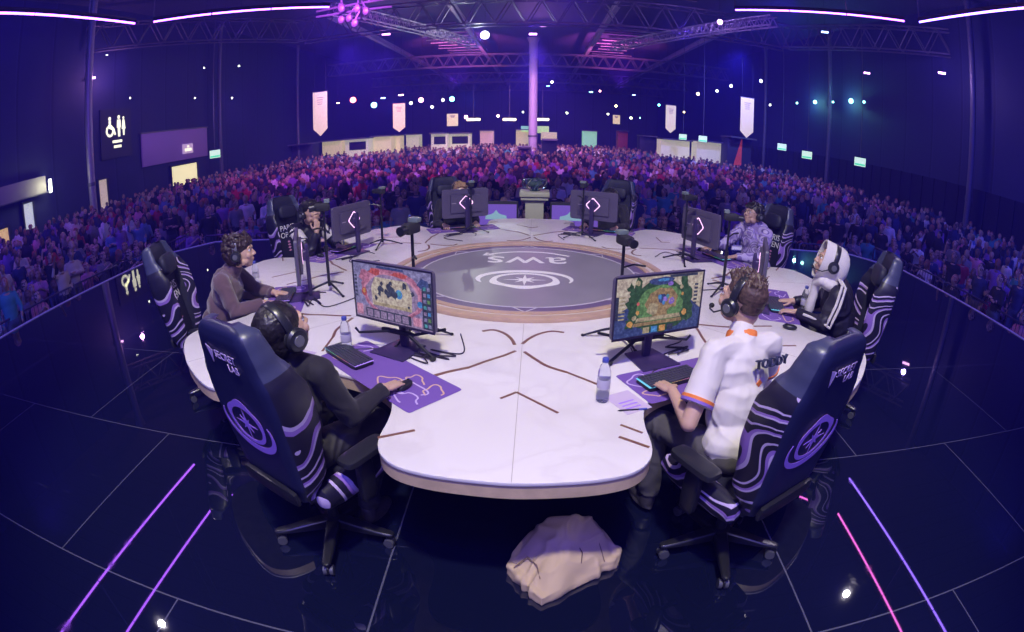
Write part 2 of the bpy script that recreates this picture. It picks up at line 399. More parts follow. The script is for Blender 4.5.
# ================================================================= gaming chairs
NAVY = mat('navy_leatherette', (.013, .015, .06), .36, bump=.05, bscale=300)
NAVYL = mat('grey_blue_leatherette', (.045, .05, .11), .36, bump=.05, bscale=300)
FABD = mat('dark_seat_fabric', (.010, .010, .032), .6)
PURP = mat('purple_print', (.38, .20, .78), .5)
PURPL = mat('lilac_print', (.55, .42, .72), .5)
DK = (.012, .01, .028); LI = (.50, .40, .66); PU = (.26, .14, .50)
SWIRL = swirl_mat('swirl_print', [(0, DK), (.30, LI), (.40, PU), (.52, DK), (.74, LI), (.84, DK)], 2.3, .42, 6.0, band=4.6)
ARMP = mat('armrest_pu', (.02, .02, .028), .33)
def make_chair(name):
    t = thing(name, 'x', 'chair', group='swirl-printed gaming chairs round the table')
    # five-star base
    for k in range(5):
        a = R(72 * k + 18); d = V((cos(a), sin(a), 0)); rot = Matrix.Rotation(a, 4, 'Z')
        g = G(); rings = []
        for s, w, z0, z1 in ((.03, .036, .075, .135), (.12, .034, .075, .125), (.25, .028, .078, .105), (.325, .024, .082, .098), (.345, .014, .084, .094)):
            rings.append([rot @ V((s, y * w, z)) for y, z in ((-1, z0), (1, z0), (1, z1 - .008), (.75, z1), (-.75, z1), (-1, z1 - .008))])
        lg = g.loft(rings).build('leg', METAL, t, bevel=.002, fix=True)
        c = d * .325
        ca = G(); ca.cap(c + V((0, 0, .045)), c + V((0, 0, .085)), .012, .01, 8)
        ca.rbox(c + V((0, 0, .045)) , (.05, .016, .05), .6, 12, 6, rot).build('caster', BLACK, lg)
        for s in (-1, 1):
            w = G(); n = rot @ V((0, 1, 0)); o = c + V((0, 0, .029)) + n * s * .017 - d * .008
            w.tube([o - n * .010, o - n * .0095, o + n * .0095, o + n * .010], [.019, .028, .028, .019], 18).build('wheel', mat_wheel, lg)
    G().lathe([(.05, .07), (.055, .09), (.05, .135), (.03, .14), (.03, .26), (.027, .27), (.02, .271), (.02, .40)], 20).build('gas_lift', BLACK, t)
    G().rbox((0, 0, .405), (.20, .26, .05), .4).tube([(.05, .02, .40), (.2, .05, .405), (.27, .05, .40)], .007, 8).build('mechanism', METAL, t)
    G().tube([(.22, .05, .404), (.30, .05, .40)], .012, 10).build('lever', RUBBER, t)
    # seat
    g = G(); g.rbox((0, .03, .463), (.42, .52, .095), .42, 28, 12); seat = g.build('seat', FABD, t)
    for s in (-1, 1):
        g = G(); rings = []
        for y, w, h in ((-.22, .02, .03), (-.2, .05, .06), (-.1, .06, .075), (.1, .062, .075), (.22, .055, .06), (.29, .04, .045), (.305, .015, .02)):
            rings.append([V((s * .22 + w * cos(a) * .95, y, .48 + h * sin(a))) for a in [2 * pi * j / 14 for j in range(14)]])
        g.loft(rings).build('side_bolster', SWIRL, seat, fix=True)
    # armrests
    for s in (-1, 1):
        g = G(); g.rbox((s * .30, .02, .50), (.045, .10, .24), .45, 16, 8); g.tube([(s * .16, .02, .415), (s * .27, .02, .405), (s * .30, .02, .43)], .018, 10)
        ar = g.build('armrest', BLACK, t)
        G().rbox((s * .30, .03, .655), (.105, .28, .042), .4, 24, 8).build('arm_pad', ARMP, ar)
    # backrest
    H = .86
    def key(tab, s):
        for (a, va), (b, vb) in zip(tab, tab[1:]):
            if s <= b: u = (s - a) / (b - a); u = u * u * (3 - 2 * u); return va + (vb - va) * u
        return tab[-1][1]
    Wt = [(0, .205), (.12, .245), (.38, .265), (.52, .275), (.60, .268), (.72, .225), (.79, .205), (.83, .19), (.852, .16), (.862, .09)]
    Wg = [(0, .06), (.15, .12), (.40, .16), (.55, .155), (.64, .12), (.74, .075), (.83, .06), (.86, .03)]
    Bk = [(0, .05), (.1, .06), (.8, .055), (.845, .045), (.862, .015)]
    Fr = [(0, .012), (.1, .02), (.8, .03), (.845, .02), (.862, 0)]
    g = G(); rings = []; S = [i / 40 * .80 for i in range(41)] + [.815, .83, .842, .851, .857, .861]
    for s in S:
        w = key(Wt, s); wg = key(Wg, s); bk = key(Bk, s); f = key(Fr, s); e = 0
        half = [(0, -bk), (.35 * w, -bk), (.66 * w, -bk * .99), (.86 * w, -bk * .92), (.96 * w, -bk * .6), (1. * w, -bk * .1), (1.01 * w, wg * .35), (.995 * w, wg * .72), (.955 * w, wg * .95), (.90 * w, wg), (.84 * w, wg * .85), (.76 * w, max(f, wg * .5)), (.66 * w, f), (.35 * w, f), (0, f)]
        pts = half + [(-x, y) for x, y in reversed(half[1:-1])]
        rings.append([V((x, y, s)) for x, y in pts])
    g.loft(rings); n = len(rings[0])
    for fi in range(len(g.f) - 2):
        i, j = divmod(fi, n); jj = min(j, n - 1 - j); s = S[i]
        g.m[fi] = 0 if jj <= 3 else ((2 if s > .645 else 1) if jj <= 10 else 3)
    back = g.build('backrest', [NAVY, SWIRL, NAVYL, FABD], t, loc=(0, -.235, .50), rot=(R(9), 0, 0), smooth=R(50))
    G().rbox((0, .085, .66), (.27, .085, .17), .6, 24, 10).build('neck_pillow', FABD, back)
    G().rbox((0, -.075, .05), (.42, .03, .09), .4, 16, 6).build('back_bracket', BLACK, back)
    emblem('emblem_print', PURP, back, .40, (0, -.0612, .40), (R(90), 0, 0))
    text_part('SECRET', .05, PURPL, back, (.03, -.0600, .735), (R(90), 0, 0))
    text_part('LAB', .05, PURPL, back, (.075, -.0605, .690), (R(90), 0, 0))
    g = G(); f = lambda x, y, z: (x, -.0595 - z, y)
    g.prism([(-.115, .765), (-.080, .755), (-.09, .685)], 0, .002, f); g.prism([(-.075, .752), (-.063, .748), (-.085, .695)], 0, .002, f)
    g.build('shield_print', PURPL, back, smooth=0, fix=True)
    for i, (s, z, sz) in enumerate((('PARIS', .47, .095), ('OPEN', .385, .095))):
        text_part(s, sz, WHITE_P, back, (0, .036, z), (R(90), 0, pi))
    # front print ornament
    g = G(); f = lambda x, y, z: (x, .0205 + z, y)
    for k in range(4): g.prism([(-.025, .30 - k * .035), (0, .315 - k * .035), (.025, .30 - k * .035), (0, .288 - k * .035)], 0, .002, f)
    g.build('diamond_print', PINKP, back, smooth=0, fix=True)
    return t
mat_wheel = mat('caster_wheel', (.10, .10, .13), .3, .3)
PINKP = mat('pink_print', (.6, .25, .45), .5)
def seat_pos(a, r=2.75, right=0.):
    a = R(a); f = V((-sin(a), cos(a), 0)); rr = V((f.y, -f.x, 0)); p = V((r * sin(a), -r * cos(a), 0)) + rr * right
    return p, math.atan2(-f.x, f.y)   # position, rotation that turns +Y to the table centre
SEATS = {'FL': -22.5, 'FR': 22.5, 'L2': -67.5, 'R2': 67.5, 'L3': -112.5, 'R3': 112.5, 'L4': -157.5, 'R4': 157.5}
#            r, sideways, extra yaw, recline, label
CH = {'FL': (2.71, .085, R(-4), 9, 'gaming chair nearest the camera on the left, holding the player in black long sleeves'),
      'FR': (2.77, .02, R(6), 9, 'gaming chair nearest the camera on the right, holding the player in a white jersey'),
      'L2': (2.78, .0, R(-4), 14, 'empty-backed gaming chair behind the curly-haired player in the maroon sweater'),
      'R2': (2.74, .02, R(0), 9, 'gaming chair behind the player in the white hood and striped jacket'),
      'L3': (2.85, 0, R(0), 9, 'gaming chair of the player resting his chin on his hand'),
      'R3': (2.82, 0, R(0), 9, 'gaming chair of the player in the purple camouflage hoodie and glasses'),
      'L4': (2.85, 0, R(6), 9, 'gaming chair behind the monitor back to the left of the trophy'),
      'R4': (2.82, 0, R(-4), 9, 'gaming chair behind the monitor back to the right of the trophy')}
CHAIR = {}
c0 = make_chair('gaming_chair')
for i, (k, (r, sd, ya, rec, lab)) in enumerate(CH.items()):
    p, rz = seat_pos(SEATS[k], r, sd)
    c = c0 if i == 0 else copy_tree(c0)
    c.location = p; c.rotation_euler = (0, 0, rz + ya); c['label'] = lab; CHAIR[k] = c
    for ch in c.children:
        if ch.name.startswith('backrest'): ch.rotation_euler = (R(rec), 0, 0)

# ================================================================= monitors
def emi(name, c, s=1.): return mat(name, tuple(x * .2 for x in c), .5, emis=c, es=s)
EM = {k: emi('pixel_' + k, c, .55) for k, c in dict(lav=(.33, .30, .55), cream=(.75, .62, .48), rose=(.62, .22, .36), red=(.7, .12, .12), dark=(.05, .06, .12), blue=(.1, .35, .8), pink=(.85, .35, .5),
      green=(.16, .33, .12), dgreen=(.04, .11, .05), brown=(.42, .28, .14), orange=(.85, .4, .12), violet=(.35, .2, .8), navy=(.06, .09, .28), sand=(.55, .45, .28), white=(.8, .8, .8), teal=(.1, .4, .45), mauve=(.42, .3, .5)).items()}
for m_ in EM.values():     # fine picture detail inside each colour patch
    n, l, b = nodes_of(m_); tc = n.new('ShaderNodeTexCoord'); nz = n.new('ShaderNodeTexNoise'); nz.inputs['Scale'].default_value = 55; nz.inputs['Detail'].default_value = 5; nz.inputs['Roughness'].default_value = .7
    l.new(tc.outputs['Object'], nz.inputs['Vector']); c = b.inputs['Emission Color'].default_value[:3]
    cr = ramp(n, [(.30, tuple(x * .12 for x in c)), (.5, tuple(x * .75 for x in c)), (.72, tuple(min(1, x * 1.5 + .05) for x in c))], 'LINEAR'); l.new(nz.outputs['Fac'], cr.inputs['Fac']); l.new(cr.outputs['Color'], b.inputs['Emission Color'])
def blob(cx, cy, rx, ry, n=14, jit=0., seed=1):
    rnd = random.Random(seed); return [(cx + rx * cos(2 * pi * i / n) * (1 + jit * rnd.uniform(-1, 1)), cy + ry * sin(2 * pi * i / n) * (1 + jit * rnd.uniform(-1, 1))) for i in range(n)]
def rect(x0, y0, x1, y1): return [(x0, y0), (x1, y0), (x1, y1), (x0, y1)]
def screen_art(kind):
    A = []
    if kind == 'arena':
        A += [('lav', rect(-.295, -.165, .295, .165)), ('mauve', rect(-.295, -.165, .295, -.09))]
        A += [('rose', blob(-.0, .01, .235, .15, 24, .04)), ('pink', blob(0, .005, .215, .13, 24, .05)), ('mauve', blob(0, .0, .2, .12, 24, .03)), ('cream', [(-.15, -.075), (.15, -.075), (.155, .03), (.12, .095), (-.12, .095), (-.155, .03)])]
        A += [('sand', rect(-.14, -.075, .14, -.055)), ('rose', blob(-.205, .09, .045, .04, 9, .25)), ('red', blob(-.12, .125, .05, .02, 9, .3)), ('red', blob(.07, .125, .07, .014, 9, .3))]
        A += [('red', blob(-.215, -.005, .022, .026)), ('orange', blob(-.215, .0, .012, .014)), ('blue', blob(.06, .015, .026, .028)), ('teal', blob(.063, .02, .013, .014)), ('blue', blob(.21, -.02, .02, .02))]
        for i, (x, y, r) in enumerate([(-.08, .03, .02), (-.09, .0, .015), (-.01, .045, .024), (.01, .02, .03), (-.03, .01, .02), (.03, .0, .018), (-.12, -.03, .012), (.1, .07, .02), (.13, -.05, .01), (.16, .03, .015), (-.07, .06, .012), (.0, .07, .012)]): A.append(('dark', blob(x, y, r, r * 1.1, 9, .5, i)))
        A += [('pink', rect(-.285, -.15, -.235, -.085)), ('pink', rect(.155, -.15, .215, -.10)), ('dark', rect(-.21, -.155, .14, -.10)), ('dark', rect(.225, -.155, .29, .11)), ('navy', blob(.24, .10, .04, .03, 9, .3, 3))]
        for i in range(6): A.append(('mauve', rect(-.2 + i * .055, -.15, -.155 + i * .055, -.108)))
        for i in range(7): A.append((('teal', 'lav', 'mauve')[i % 3], rect(.235, -.145 + i * .035, .255, -.125 + i * .035))); A.append((('lav', 'green', 'blue')[i % 3], rect(.262, -.145 + i * .035, .282, -.125 + i * .035)))
        for i in range(6): A.append(('dark', rect(-.288, -.04 + i * .024, -.268, -.028 + i * .024)))
        A += [('navy', rect(-.1, .148, .1, .162))]
    else:
        A += [('cream', rect(-.295, -.165, .295, .165)), ('navy', rect(-.295, -.165, .295, -.11)), ('navy', [(-.295, -.11), (-.2, -.11), (-.13, .0), (-.18, .02), (-.295, -.03)]), ('navy', [(.295, -.11), (.2, -.11), (.16, .0), (.2, .02), (.295, -.05)])]
        A += [('dgreen', blob(0, -.01, .225, .15, 26, .09)), ('green', blob(0, .0, .165, .115, 20, .05)), ('brown', blob(.01, .01, .11, .09, 18, .1)), ('green', blob(-.09, -.05, .045, .035, 10, .2)), ('sand', blob(-.05, -.02, .04, .035, 9, .2)), ('green', blob(.1, -.05, .05, .03, 9, .2, 4))]
        A += [('sand', [(-.16, -.085), (.15, -.085), (.14, -.062), (-.15, -.062)]), ('brown', [(-.17, -.11), (.16, -.11), (.16, -.09), (-.17, -.09)]), ('navy', blob(.0, .135, .09, .022, 14, .15)), ('blue', blob(.01, .14, .04, .009)), ('violet', blob(.06, .115, .02, .012))]
        for i, (x, y, r) in enumerate([(-.17, .08, .03), (-.19, .03, .035), (-.175, -.03, .03), (-.2, .11, .02), (.17, .08, .03), (.185, .03, .035), (.2, -.03, .03), (-.16, .13, .03), (.16, .125, .03), (-.2, -.09, .03), (.21, -.08, .03)]): A.append(('dgreen', blob(x, y, r, r * 1.3, 10, .5, i)))
        for i, (c, x, y, r) in enumerate([('orange', -.195, -.09, .018), ('orange', .175, -.06, .018), ('red', -.15, .02, .01), ('sand', -.16, .135, .015), ('orange', -.15, -.03, .012), ('sand', -.17, -.06, .014), ('sand', .14, .09, .012), ('orange', .15, .05, .01),
              ('navy', .01, .035, .03), ('violet', .03, .03, .018), ('violet', .075, .015, .02), ('blue', -.01, .045, .014), ('teal', .045, .045, .012), ('mauve', .08, .018, .008), ('blue', .02, .01, .012)]): A.append((c, blob(x, y, r, r, 10, .25, i)))
        for i in range(5): A.append((('navy', 'sand', 'blue', 'orange', 'dark')[i], rect(-.16 + i * .055, -.155, -.118 + i * .055, -.12)))
        for i in range(7): A.append(('sand', rect(-.272, -.06 + i * .02, -.235, -.052 + i * .02)))
        for i in range(6): A.append(('dark', rect(.235, -.02 + i * .022, .262, -.008 + i * .022)))
        A += [('dark', rect(-.295, -.06, -.275, .07)), ('dark', rect(.05, .15, .25, .165))]
    return A
def make_monitor(kind, nm='gaming_monitor'):
    t = thing(nm, 'x', 'monitor', group='gaming monitors on the round table')
    c = 1.10 - TZ   # panel centre above table
    pan = G().rbox((0, .0, c), (.61, .026, .36), .12, 40, 12).box((0, .02, c), (.40, .03, .22)).build('panel', BEZ, t, bevel=0, smooth=R(40))
    f = lambda x, y, z: (-x, -.0145 - z, c + y)
    g = G(); mats = []
    f = lambda x, y, z: (x, -.0135 - z, c + y)
    if kind:
        for i, (k, poly) in enumerate(screen_art(kind)):
            if k not in mats: mats.append(k)
            g.cur = mats.index(k); z = .0002 + i * .00004
            n = len(poly); g.add([f(x, y, z) for x, y in poly], [tuple(range(n))])
        g.build('screen', [EM[k] for k in mats], pan, smooth=0)
    else:
        G().add([f(*p, .0002) for p in rect(-.295, -.165, .295, .165)], [(0, 1, 2, 3)]).build('screen', emi('screen_glow', (.35, .4, .6), .6), pan, smooth=0)
    G().band([(-.303, -.176), (.303, -.176), (.303, .176), (-.303, .176)], [(-.293, -.163), (.293, -.163), (.293, .168), (-.293, .168)], 0, .0035, f=f).build('bezel', BZF, pan, smooth=0, fix=True)
    # back: glowing rounded diamond, small mark
    def rd(r, w=.02):
        P = []
        for q in range(4):
            a0 = q * pi / 2
            for s in (-2, -1, 0, 1, 2):
                a = a0 + s * pi / 10; cc = V((cos(a0), sin(a0))) * (r - .022 * 1.414); P.append(tuple(cc + V((cos(a), sin(a))) * .022))
        return P
    fb = lambda x, y, z: (x, .0355 + z, c + .01 + y)
    G().band(rd(.098), rd(.086), 0, .003, f=fb).build('glowing_ring', DIAM, pan, smooth=0, fix=True)
    fb2 = lambda x, y, z: (x, .0355 + z, c + .01 + y)
    G().prism(rect(.13, -.006, .19, .003), 0, .001, fb2).build('mark', mat('grey_mark', (.35, .3, .4), .5), pan, smooth=0, fix=True)
    st = G().rbox((0, .075, .22), (.055, .035, .44), .35, 20, 10).rbox((0, .05, c), (.08, .06, .08), .4).build('stand', BEZ2, t)
    G().prism([(-.13, -.10), (.13, -.10), (.10, .15), (-.10, .15)], 0, .012).build('base_plate', BEZ2, t, bevel=.003)
    return t
BEZ = mat('monitor_haze_grey', (.085, .07, .125), .45)  # shell lightened and tinted purple to stand for haze over the backs
BZF = mat('bezel_black_violet', (.02, .015, .045), .4)
BEZ2 = mat('stand_graphite', (.05, .035, .11), .4, .3)
DIAM = mat('pink_glow', (.7, .4, .7), .4, emis=(.95, .55, .95), es=1.6)
MON = {'FL': ('arena', 1.90, .0, R(-4), 'gaming monitor on the left with a lit screen showing a cream arena with red arch'),
       'FR': ('garden', 1.96, .0, R(1), 'gaming monitor on the right with a lit screen showing a green garden board'),
       'L2': (None, 1.95, .03, R(2), 'gaming monitor seen edge-on in front of the maroon-sweatered player'),
       'R2': (None, 2.0, -.05, 0, 'gaming monitor seen edge-on above the spiky-haired player, facing the hooded player'),
       'L3': (None, 2.03, .0, 0, 'gaming monitor seen from behind, facing the player with his hand at his chin'),
       'R3': (None, 1.92, .0, 0, 'gaming monitor seen from behind, facing the player in the purple hoodie'),
       'L4': (None, 2.12, .0, R(6), 'gaming monitor seen from behind, first one left of the trophy stand'),
       'R4': (None, 2.05, .02, R(-2), 'gaming monitor seen from behind, first one right of the trophy stand')}
blank = None
for k, (kind, r, sd, ya, lab) in MON.items():
    p, rz = seat_pos(SEATS[k], r, sd); p.z = TZ
    if kind or blank is None: m_ = make_monitor(kind)
    else: m_ = copy_tree(blank)
    if not kind and blank is None: blank = m_
    m_.location = p; m_.rotation_euler = (0, 0, rz + ya); m_['label'] = lab
# ================================================================= keyboards, pads, mice, bottles, stands, cables
KEYB = mat('keycap_black', (.045, .045, .07), .45)
def make_keyboard():
    t = thing('keyboard', 'x', 'keyboard', group='gaming keyboards on the table')
    b = G().rbox((0, 0, .011), (.37, .135, .022), .2, 28, 8).build('case', BLACK, t)
    g = G(); cols = [KEYB]
    for r_ in range(6):
        x = -.172; y = .054 - r_ * .0215
        while x < .17:
            w = .0205
            if r_ == 5 and abs(x + .05) < .011: w = .11
            if r_ in (2, 3, 4) and x < -.17: w = .03
            w = min(w, .178 - x)
            g.box((x + w / 2 - .001, y, .028), (w - .0035, .0175, .009)); x += w
    k = g.build('keys', KEYB, b, smooth=0); 
    k['kind'] = 'stuff'
    u = G(); hues = [(.1, .8, .9), (.2, .9, .4), (.9, .7, .2), (.9, .3, .6), (.5, .3, 1.)]
    for i in range(5): u.cur = i; u.box((-.148 + i * .074, 0, .0232), (.072, .125, .0012))
    u.build('backlight', RGB, b, smooth=0)
    return t
RGB = [mat('rgb_%s' % n, (.1, .1, .1), .5, emis=c, es=1.0) for n, c in (('cyan', (.1, .6, .9)), ('green', (.15, .8, .35)), ('amber', (.8, .5, .15)), ('pink', (.8, .2, .5)), ('violet', (.4, .2, 1.)))]
PADM = mat('purple_desk_mat', (.16, .08, .36), .75)
def make_pad():
    t = thing('desk_mat', 'x', 'mouse mat', group='purple desk mats')
    G().rbox((0, 0, .002), (.90, .34, .004), .06, 40, 6).build('mat', PADM, t)
    for i, (cx, cy, rx, ry, m) in enumerate([(.26, -.02, .09, .07, 0), (.36, .05, .05, .06, 1), (.2, .06, .06, .04, 1), (.33, -.09, .08, .04, 0), (.12, -.05, .07, .05, 1), (-.36, .06, .06, .07, 0), (-.33, -.08, .08, .05, 1)]):
        pts = [(cx + rx * cos(a) * (1 + .3 * sin(3 * a + i)), cy + ry * sin(a) * (1 + .25 * cos(2 * a + i))) for a in [R(q) for q in range(0, 300, 20)]]
        L, Q = bez(pts, .009, 3); G().band(L, Q, .0035, .0048, closed=False).build('ribbon_print', (PURPL, mat('gold_print', (.65, .42, .3), .5))[m], t, smooth=0, fix=True)
    return t
def make_mouse():
    t = thing('mouse', 'x', 'mouse', group='black gaming mice')
    g = G(); g.ell((0, 0, .014), (.030, .058, .022), 20, 10); b = g.build('shell', BLACK, t)
    G().tube([(0, .022, .034), (0, .03, .0345), (0, .042, .03)], .003, 8).build('wheel', RUBBER, b); return t
PET = mat('clear_plastic', (.85, .87, .95), .08, trans=.9); PET.node_tree.nodes['Principled BSDF'].inputs['IOR'].default_value = 1.15
BCAP = mat('blue_cap', (.06, .08, .4), .4); LABM = mat('pale_bottle_label', (.45, .42, .55), .5)
def make_bottle():
    t = thing('water_bottle', 'x', 'bottle', group='clear water bottles')
    b = G().lathe([(.0, .004), (.026, 0), (.032, .01), (.032, .05), (.0305, .055), (.032, .06), (.032, .12), (.0305, .125), (.032, .13), (.031, .16), (.022, .19), (.013, .205), (.013, .215)], 24).build('bottle_body', PET, t)
    G().lathe([(.0325, .075), (.0328, .076), (.0328, .122), (.0325, .123)], 24).build('bottle_label', LABM, b)
    G().lathe([(.015, .208), (.016, .21), (.016, .226), (.014, .229)], 18).build('cap', BCAP, t); return t
def make_stand(h):
    """camera pole on a small tripod"""
    t = thing('camera_stand', 'x', 'camera stand', group='black player-camera stands')
    G().tube([(0, 0, .05), (0, 0, h * .5), (0, 0, h * .5 + .001), (0, 0, h - .07)], [.013, .013, .010, .010], 10).lathe([(.018, h * .5 - .02), (.018, h * .5 + .02)], 12).build('pole', BLACK, t)
    for k in range(3):
        a = R(120 * k + 30); d = V((cos(a), sin(a), 0))
        lg = G().tube([V((0, 0, .085)), d * .10 + V((0, 0, .055)), d * .215 + V((0, 0, .009))], [.010, .009, .007], 8).build('leg', BLACK, t)
        G().ell(d * .218 + V((0, 0, .009)), (.013, .013, .009), 8, 6).build('rubber_foot', RUBBER, lg)
    G().tube([(0, 0, h - .22), (.05, -.05, h - .19), (.10, -.10, h - .19)], .007, 8).build('side_arm', BLACK, t)
    cm = G().rbox((0, -.01, h - .035), (.065, .13, .065), .35, 16, 8).build('camera_body', BLACKM, t)
    G().tube([(0, -.07, h - .035), (0, -.115, h - .04), (0, -.118, h - .04)], [.027, .029, .024], 16).build('lens', BLACK, cm)
    G().rbox((0, .03, h + .01), (.075, .05, .03), .3, 12, 6).build('grip_light', mat_grip, cm)
    return t
mat_grip = mat('grey_green_grip', (.16, .2, .2), .4)
CABLE = mat('cable_black', (.02, .015, .03), .55); CABLE2 = mat('cable_brown', (.09, .05, .06), .5)
proto = {}
def inst(kind, maker, pos, rz, label, *a):
    if kind not in proto: proto[kind] = maker(*a); o = proto[kind]
    else: o = copy_tree(proto[kind])
    o.location = pos; o.rotation_euler = (0, 0, rz); o['label'] = label; return o
def at_seat(k, x, y, z=TZ):
    a = R(SEATS[k]); f = V((-sin(a), cos(a), 0)); r = V((f.y, -f.x, 0)); return V((2.75 * sin(a), -2.75 * cos(a), 0)) + r * x + f * y + V((0, 0, z)), math.atan2(-f.x, f.y)
WHO = {'FL': 'the long-sleeved player nearest the camera', 'FR': 'the player in the white jersey', 'L2': 'the player in the maroon sweater', 'R2': 'the player in the white hood', 'L3': 'the player with hand at chin',
       'R3': 'the player in the purple hoodie', 'L4': 'the monitor left of the trophy', 'R4': 'the monitor right of the trophy'}
KBP = {'FL': (-.20, .64, R(-18)), 'FR': (-.05, .55, R(4)), 'L2': (-.02, .66, R(-6)), 'R2': (.08, .60, R(8)), 'L3': (-.05, .55, 0), 'R3': (.02, .55, 0), 'L4': (.0, .47, 0), 'R4': (-.04, .50, 0)}
PDP = {'FL': (.10, .60, R(-18)), 'FR': (.16, .56, R(2)), 'L2': (.10, .66, R(-5)), 'R2': (.15, .6, R(4)), 'L3': (.05, .56, 0), 'R3': (.05, .55, 0), 'L4': (.0, .50, 0), 'R4': (0, .50, 0)}
MSP = {'FL': (.31, .50), 'FR': (.38, .52), 'L2': (.40, .55), 'R2': (-.42, .5), 'L3': (.3, .5), 'R3': (.34, .5), 'L4': (.25, .45), 'R4': (.25, .45)}
for k in SEATS:
    p, rz = at_seat(k, PDP[k][0], PDP[k][1]); inst('pad', make_pad, p, rz + PDP[k][2], 'purple desk mat with ribbon print under the keyboard of %s' % WHO[k])
    p, rz = at_seat(k, KBP[k][0], KBP[k][1], TZ + .005); inst('kb', make_keyboard, p, rz + KBP[k][2], 'black keyboard with coloured lights in front of %s' % WHO[k])
    p, rz = at_seat(k, MSP[k][0], MSP[k][1], TZ + .004); inst('ms', make_mouse, p, rz, 'black mouse on the desk mat of %s' % WHO[k])
BT = {'FL': (-.26, .70), 'FR': (-.49, .50), 'L2': (-.5, .35), 'R2': (.02, .36), 'L3': (-.26, .30), 'L4': (.68, .50)}
for k, (x, y) in BT.items():
    p, rz = at_seat(k, x, y)
    inst('bt', make_bottle, p, rz, 'clear water bottle with blue cap on the table by %s' % WHO[k])
p, rz = at_seat('FL', -.62, .12, 0)
b_ = inst('bt', make_bottle, (-1.66, -1.9, 0), 0, 'clear water bottle standing on the floor behind the left front chair')
STD = {'FL': ((-.66, -1.50, 0), 0.72), 'FR': ((.59, -1.47, 0), .66), 'L2': ((-1.60, -.62, 0), .74), 'R2': ((1.66, -.40, 0), .68), 'L3': ((-1.63, 1.07, 0), .65), 'R3': ((1.57, .61, 0), .70), 'L4': ((-.73, 1.87, 0), .62), 'R4': ((.61, 1.62, 0), .66)}
for k, (p, h) in STD.items():
    q = V(p); q.z = TZ; a = math.atan2(q.x, -q.y)
    s = inst('st', make_stand, q, a, 'black camera on a pole with tripod feet aimed at %s' % WHO[k], .72)
    s.scale = (1, 1, h / .72)
# cables lying on the table
def cable(pts, r, m, label, name='cable', loc=(0, 0, 0)):
    P = []; Q = [V(p) for p in pts]; Q = [Q[0]] + Q + [Q[-1]]
    for i in range(1, len(Q) - 2):
        for s in range(8):
            u = s / 8; p0, p1, p2, p3 = Q[i - 1:i + 3]
            P.append(.5 * ((2 * p1) + (p2 - p0) * u + (2 * p0 - 5 * p1 + 4 * p2 - p3) * u * u + (3 * p1 - p0 - 3 * p2 + p3) * u ** 3))
    P.append(Q[-2]); o = G().tube(P, r, 6).build(name, m); return tag(o, label, 'cable', 'cables on the table')
def seat_pts(k, L, z=TZ + .006): return [at_seat(k, x, y, z if len(q) == 0 else q[0])[0] for x, y, *q in L]
rnd = random.Random(4)
for k in SEATS:
    far = k not in ('FL', 'FR', 'L2', 'R2')
    pts = [(.12 + .03 * rnd.random(), .80)]
    for i in range(9): pts.append((.12 + .16 * (i % 2) + rnd.uniform(-.04, .08), .80 + rnd.uniform(-.03, .09) + .01 * i, TZ + .006 + .004 * (i % 3)))
    pts += [(.36, 1.0), (.2, 1.25)]
    cable(seat_pts(k, pts), .004, CABLE, 'tangled black cable heaped behind the monitor stand of %s' % WHO[k])
    kb = KBP[k]; cable(seat_pts(k, [(kb[0] - .05, kb[1] + .075, TZ + .018), (kb[0] - .03, kb[1] + .12), (kb[0] + .05, kb[1] + .17), (-.06, .86), (-.02, 1.0)]), .0035, CABLE, 'black keyboard cable running under the monitor of %s' % WHO[k])
for k, lab in (('FL', 'left'), ('FR', 'right')):
    s = 1 if k == 'FL' else -1
    m_ = thing('boom_mount', 'black clamp arm with angled struts beneath the lit monitor on the %s' % lab, 'monitor mount', at_seat(k, 0, .82)[0], at_seat(k, 0, 0)[1], 'clamp arms under the front monitors')
    a = G().tube([(s * .10, .03, .12), (s * .26, .02, .02)], .010, 8).tube([(s * .10, .03, .12), (s * .24, .10, .15), (s * .30, .10, .17)], .009, 8).build('strut', BLACK, m_)
    G().ell((s * .26, .02, .015), (.02, .02, .015), 10, 6).build('foot', RUBBER, a)
    G().tube([(-s * .05, .04, .12), (-s * .24, -.02, .10), (-s * .26, -.03, .13)], .008, 8).build('strut', BLACK, m_)
    G().rbox((0, .05, .12), (.24, .02, .03), .4).build('clamp', BLACK, m_)
# leaflets and pen
PAPER = mat('pale_leaflet', (.55, .45, .62), .6)
for (x, y, z_), lab, k in (((-.50, .50, 0), 'pale lilac leaflet lying beside the left front keyboard', 'FL'), ((-.38, .44, 0), 'pink and lilac leaflet half under the right front keyboard', 'FR')):
    p, rz = at_seat(k, x, y, TZ + .001)
    o = thing('leaflet', lab, 'leaflet', p, rz + .1, 'leaflets on the table'); G().prism(rect(-.075, -.10, .075, .10), 0, .0012).build('sheet', PAPER, o, smooth=0)
    for i in range(3): G().prism(rect(-.05, -.06 + i * .03, .04, -.05 + i * .03), .0012, .0018).build('print_line', PURP, o, smooth=0)
p, rz = at_seat('FR', -.40, .36, TZ + .005)
o = thing('pen', 'thin black pen lying on the table near the right front bottle', 'pen', p, rz + 1.3)
G().tube([(0, -.07, 0), (0, .06, 0), (0, .075, 0)], [.0045, .0045, .001], 8).build('barrel', BLACK, o); G().tube([(0, -.072, 0), (0, -.03, 0)], .0052, 8).build('cap', BCAP, o)
